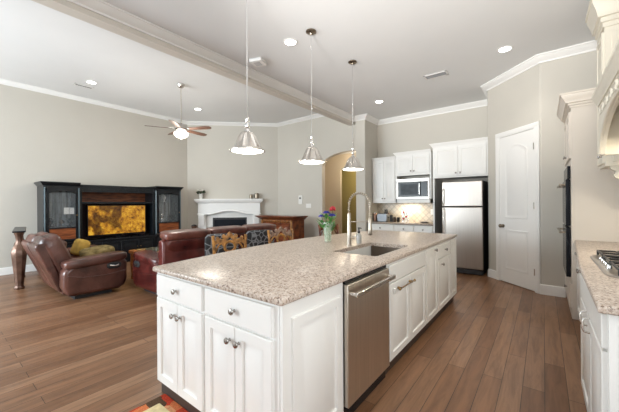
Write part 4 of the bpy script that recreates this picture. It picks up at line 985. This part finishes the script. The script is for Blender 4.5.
# counter stools
def stool(x, y, rz, lab, wood, crest):
    t = thing('bar_chair', lab, 'chair', (x, y, 0), rz, 'chairs behind the island')
    w2 = 0.235
    for s in (-1, 1):
        MB().tube([(s*0.20, -0.40, 0), (s*0.205, -0.40, 0.60)], [0.018, 0.026], 8).build('leg', wood, t)
        MB().tube([(s*0.21, 0.02, 0), (s*0.215, -0.005, 0.62), (s*0.225, 0.03, 0.85), (s*0.235, 0.055, 1.0)], [0.018, 0.024, 0.022, 0.022], 8).build('leg', wood, t)
    MB().prism(rrect(-0.23, 0.23, -0.44, 0.0, 0.04), 0.55, 0.60, 'xy').build('seat_frame', wood, t)
    MB().sell((0, -0.22, 0.625), (0.225, 0.215, 0.05), 0.45).build('seat', M['scroll'], t)
    for z, y_ in ((0.25, -0.4), (0.25, 0.01)): MB().cyl((-0.2, y_, z), (0.2, y_, z), 0.012, n=8).build('stretcher', wood, t)
    # carved crest rail: peaked, with scrolls
    pts = []; bot = []
    for k_ in range(25):
        u_ = -1+2*k_/24; x_ = u_*0.24
        z_ = 0.955 + 0.075*math.exp(-(u_/0.33)**2) + 0.018*math.cos(u_*PI*3) - 0.02*abs(u_)
        pts.append((x_, z_)); bot.append((x_, z_-0.055-0.02*math.cos(u_*PI/2)))
    b = MB(); b.prism(pts + bot[::-1], 0.03, 0.065, 'xz')
    for s in (-1, 1):
        b.lathe([(0.028, 0.0), (0.03, 0.045), (0.012, 0.05)], (s*0.085, 0.075, 0.985), '-y', 12)
        b.lathe([(0.022, 0.0), (0.024, 0.045), (0.012, 0.05)], (s*0.175, 0.075, 0.965), '-y', 12)
    b.lathe([(0.03, 0.0), (0.026, 0.05), (0.01, 0.056)], (0, 0.078, 1.0), '-y', 12)
    b.build('crest_rail', crest, t, bevel=0.006)
    ring = [(0.075*math.cos(2*PI*k_/20), 0.035, 0.85+0.07*math.sin(2*PI*k_/20)) for k_ in range(21)]
    b = MB(); b.tube(ring, 0.020, 8)
    for s in (-1, 1):
        b.tube([(s*0.075, 0.035, 0.85), (s*0.12, 0.037, 0.90), (s*0.16, 0.04, 0.87), (s*0.20, 0.035, 0.80)], 0.014, 6)
        b.tube([(s*0.05, 0.03, 0.79), (s*0.06, 0.01, 0.70), (s*0.03, 0.0, 0.62)], 0.016, 6)
    b.build('back_splat', wood, t)
    t.scale = (0.87, 0.9, 0.96)
    return t
stool(-3.12, 2.37, R(62), 'gilded carved chair behind the island nearest its left corner', M['gilt'], M['gilt'])
stool(-3.16, 3.36, R(68), 'carved chair with pale worn crest behind the island near the chest', M['gilt'], M['gilt_pale'])
stool(-3.20, 4.72, R(65), 'reddish brown chair behind the island hidden by the flower vase', M['chestwood'], M['chestwood'])
def dark_chair(x, y, rz, lab):
    t = thing('dining_chair', lab, 'chair', (x, y, 0), rz, 'black chairs behind the island')
    for s in (-1, 1):
        for y_ in (-0.40, 0.0): MB().tube([(s*0.19, y_, 0), (s*0.19, y_, 0.44)], 0.02, 8).build('leg', M['black_matte'], t)
    MB().sell((0, -0.2, 0.46), (0.23, 0.23, 0.06), 0.4).build('seat', M['scroll'], t)
    MB().sell((0, 0.02, 0.68), (0.235, 0.045, 0.25), 0.3, tilt=rot_x(R(-5))).build('backrest', M['scroll'], t)
    return t
dark_chair(-3.70, 2.66, R(235), 'black scroll-patterned chair behind the gilded chair, nearest the sofa end')
dark_chair(-3.70, 3.40, R(240), 'black scroll-patterned chair between the two carved chairs')

# ------------------------------------------------------------------ fireplace (local: front faces -y, x along the 45 degree wall)
fl = Vector((1, 1, 0)).normalized()
mid = Vector((XL, CLY, 0)) + fl*1.235
t = thing('fireplace', 'white mantel fireplace with black firebox across the room corner', 'fireplace', (mid.x, mid.y, 0), R(45))
MB().prism(rrect(-0.99, 0.99, -0.26, -0.004, 0.02), 1.47, 1.52, 'xy').build('mantel_shelf', M['mantel'], t, bevel=0.008)
sweep([(-0.90, -0.004), (-0.90, -0.17), (0.90, -0.17), (0.90, -0.004)], [(0, 0), (0.08, 0), (0.07, 0.03), (0.02, 0.07), (0, 0.08)], 1.47).build('bed_moulding', M['mantel'], t)
n = 20; pts = [(-0.90, 1.07), (-0.52, 1.07)] + [(-0.52+1.04*k_/n, 1.07+0.10*math.sin(PI*k_/n)) for k_ in range(1, n)] + [(0.52, 1.07), (0.90, 1.07), (0.90, 1.47), (-0.90, 1.47)]
MB().prism(pts, -0.17, -0.004, 'xz').build('frieze', M['mantel'], t, bevel=0.004)
MB().tube([(-0.92, -0.175, 1.075)] + [(x, -0.175, z) for x, z in pts[1:2+n]] + [(0.92, -0.175, 1.075)], 0.02, 8).build('arch_moulding', M['mantel'], t)
for s in (-1, 1):
    a, c = sorted((s*0.68, s*0.90))
    MB().box(a, c, -0.15, -0.004, 0, 1.07).build('pilaster', M['mantel'], t, bevel=0.006)
    cp = [(-0.15, 1.06), (-0.25, 1.06), (-0.25, 1.0), (-0.22, 0.93), (-0.19, 0.80), (-0.17, 0.70), (-0.15, 0.68)]
    MB().prism(cp, a+0.03, c-0.03, 'yz').build('corbel', M['mantel'], t, bevel=0.01)
b = MB(); b.box(-0.68, -0.50, -0.06, -0.004, 0, 1.08); b.box(0.50, 0.68, -0.06, -0.004, 0, 1.08); b.box(-0.50, 0.50, -0.06, -0.004, 0.96, 1.17)
b.build('surround', M['hearth'], t)
MB().box(-0.50, 0.50, -0.045, -0.004, 0.10, 0.96).build('firebox', M['firebox'], t)
b = MB(); b.box(-0.50, 0.50, -0.055, -0.045, 0.90, 0.955); b.box(-0.50, -0.46, -0.055, -0.045, 0.1, 0.9); b.box(0.46, 0.50, -0.055, -0.045, 0.1, 0.9); b.build('firebox_frame', M['black_matte'], t)
MB().box(-0.85, 0.85, -0.50, -0.004, 0, 0.10).build('hearth', M['hearth'], t, bevel=0.01)
def on_mantel(x, y=-0.13):
    v = Matrix.Rotation(R(45), 3, 'Z') @ Vector((x, y, 0)); return (mid.x+v.x, mid.y+v.y)
mx, my = on_mantel(-0.82)
t = thing('flower_pot', 'small white pot of white flowers on left end of mantel', 'potted flowers', (mx, my, 1.521))
MB().lathe([(0.04, 0), (0.045, 0.01), (0.06, 0.14), (0.065, 0.15), (0.06, 0.15), (0.05, 0.12)], n=16).build('pot', M['white_ceramic'], t)
b = MB(); rn = random.Random(3)
for k_ in range(16):
    a, rr = rn.uniform(0, 6.28), rn.uniform(0.02, 0.12); b.sell((math.cos(a)*rr, math.sin(a)*rr, rn.uniform(0.16, 0.25)), (0.035, 0.035, 0.02), 1.0, 8, 6)
b.build('foliage', M['darkgreen'], t)
for k_ in range(7):
    a, rr = k_*0.9, 0.03+0.012*k_; b = MB(); c = Vector((math.cos(a)*rr, math.sin(a)*rr, 0.24+0.012*(k_ % 3)))
    for j in range(5): b.sell(c+Vector((math.cos(j*1.257)*0.02, math.sin(j*1.257)*0.02, 0)), (0.02, 0.02, 0.012), 1.0, 8, 6)
    b.build('bloom', M['white_petal'], t)
for x, r_, h, lab in ((0.63, 0.055, 0.13, 'round dark candle jar on the right of mantel, left of taller jar'), (0.80, 0.065, 0.165, 'taller dark candle jar at the right end of mantel')):
    mx, my = on_mantel(x)
    t = thing('candle_jar', lab, 'candle jar', (mx, my, 1.521), 0, 'candle jars on the mantel')
    MB().lathe([(r_*0.7, 0), (r_*0.9, 0.01), (r_, h*0.5), (r_*0.85, h*0.95), (r_*0.9, h), (r_*0.75, h), (r_*0.8, h*0.6)], n=18).build('jar', M['nickel_dark'], t)
    MB().lathe([(r_*0.72, h*0.6), (r_*0.72, h*0.72), (0.004, h*0.73), (0.003, h*0.85)], n=14).build('candle', M['white_ceramic'], t)
t = thing('decanter', 'dark bottle ornament standing on left of the fireplace hearth', 'bottle', (-7.16, 4.30, 0))
MB().lathe([(0.10, 0), (0.13, 0.03), (0.14, 0.4), (0.08, 0.62), (0.055, 0.72), (0.075, 0.80)], n=16).build('body', M['bronze'], t)
MB().lathe([(0.06, 0.80), (0.07, 0.82), (0.02, 0.84)], n=14).build('stopper', M['black_matte'], t)

# carved chest against the arch wall
t = thing('carved_chest', 'reddish carved wooden chest cabinet with wide cornice against the far wall', 'chest', (-5.60, 5.97, 0))
cw2 = 0.575
MB().box(-cw2, cw2, -0.22, 0.24, 0.08, 0.95).build('case', M['chestwood'], t, bevel=0.006)
sweep([(-cw2, 0.24), (-cw2, -0.22), (cw2, -0.22), (cw2, 0.24)], [(0, 0), (0.13, 0), (0.13, 0.02), (0.10, 0.035), (0.04, 0.08), (0.015, 0.10), (0, 0.11)], 1.04).build('cornice', M['chestwood'], t)
MB().box(-cw2, cw2, -0.22, 0.24, 0.95, 1.035).build('top_board', M['chestwood'], t)
for s in (-1, 1):
    panel_slab(MB(), min(s*0.03, s*0.50), max(s*0.03, s*0.50), 0.14, 0.86, 0.025, -0.22, 0.07).build('door', M['chestwood'], t)
    MB().cyl((s*0.535, -0.235, 0.10), (s*0.535, -0.235, 0.93), 0.03, n=12).build('column', mk('chest_gilt', (0.30, 0.13, 0.03), 0.35, var=0.4, scale=20), t)
b = MB()
for k_ in range(11):
    x = -0.47+k_*0.094; b.lathe([(0.045, 0), (0.03, 0.02), (0.008, 0.028)], (x, -0.22, 0.905), '-y', 10)
b.build('carved_frieze', mk('carved_gilt', (0.24, 0.09, 0.02), 0.4, var=0.5, scale=25), t)
MB().box(-cw2-0.02, cw2+0.02, -0.24, 0.24, 0, 0.08).build('plinth', M['chestwood'], t, bevel=0.005)
# switches on the far wall
t = thing('wall_thermostat', 'white wall control with dark centre on the far wall', 'wall control', (-5.55, YA-0.001, 1.47))
MB().box(-0.07, 0.07, -0.02, 0, -0.12, 0.13).build('plate', M['white_ceramic'], t, bevel=0.006)
MB().lathe([(0.03, 0.02), (0.028, 0.032), (0.005, 0.034)], (0.0, 0, 0.05), '-y', 12).build('dial', M['black_matte'], t)
t = thing('light_switch', 'white double light switch plate right of the wall control', 'light switch', (-5.26, YA-0.001, 1.30))
MB().box(-0.09, 0.09, -0.008, 0, -0.06, 0.06).build('plate', M['white_ceramic'], t, bevel=0.003)
for x in (-0.04, 0.04): MB().box(x-0.018, x+0.018, -0.014, -0.008, -0.035, 0.035).build('rocker', M['white_ceramic'], t)
light('hall_lamp', 'POINT', (-4.4, 7.6, 2.6), 22, (1, 0.86, 0.66), radius=0.15)
light('room_beyond_lamp', 'POINT', (-5.0, 8.9, 2.4), 14, (1, 0.88, 0.6), radius=0.15)
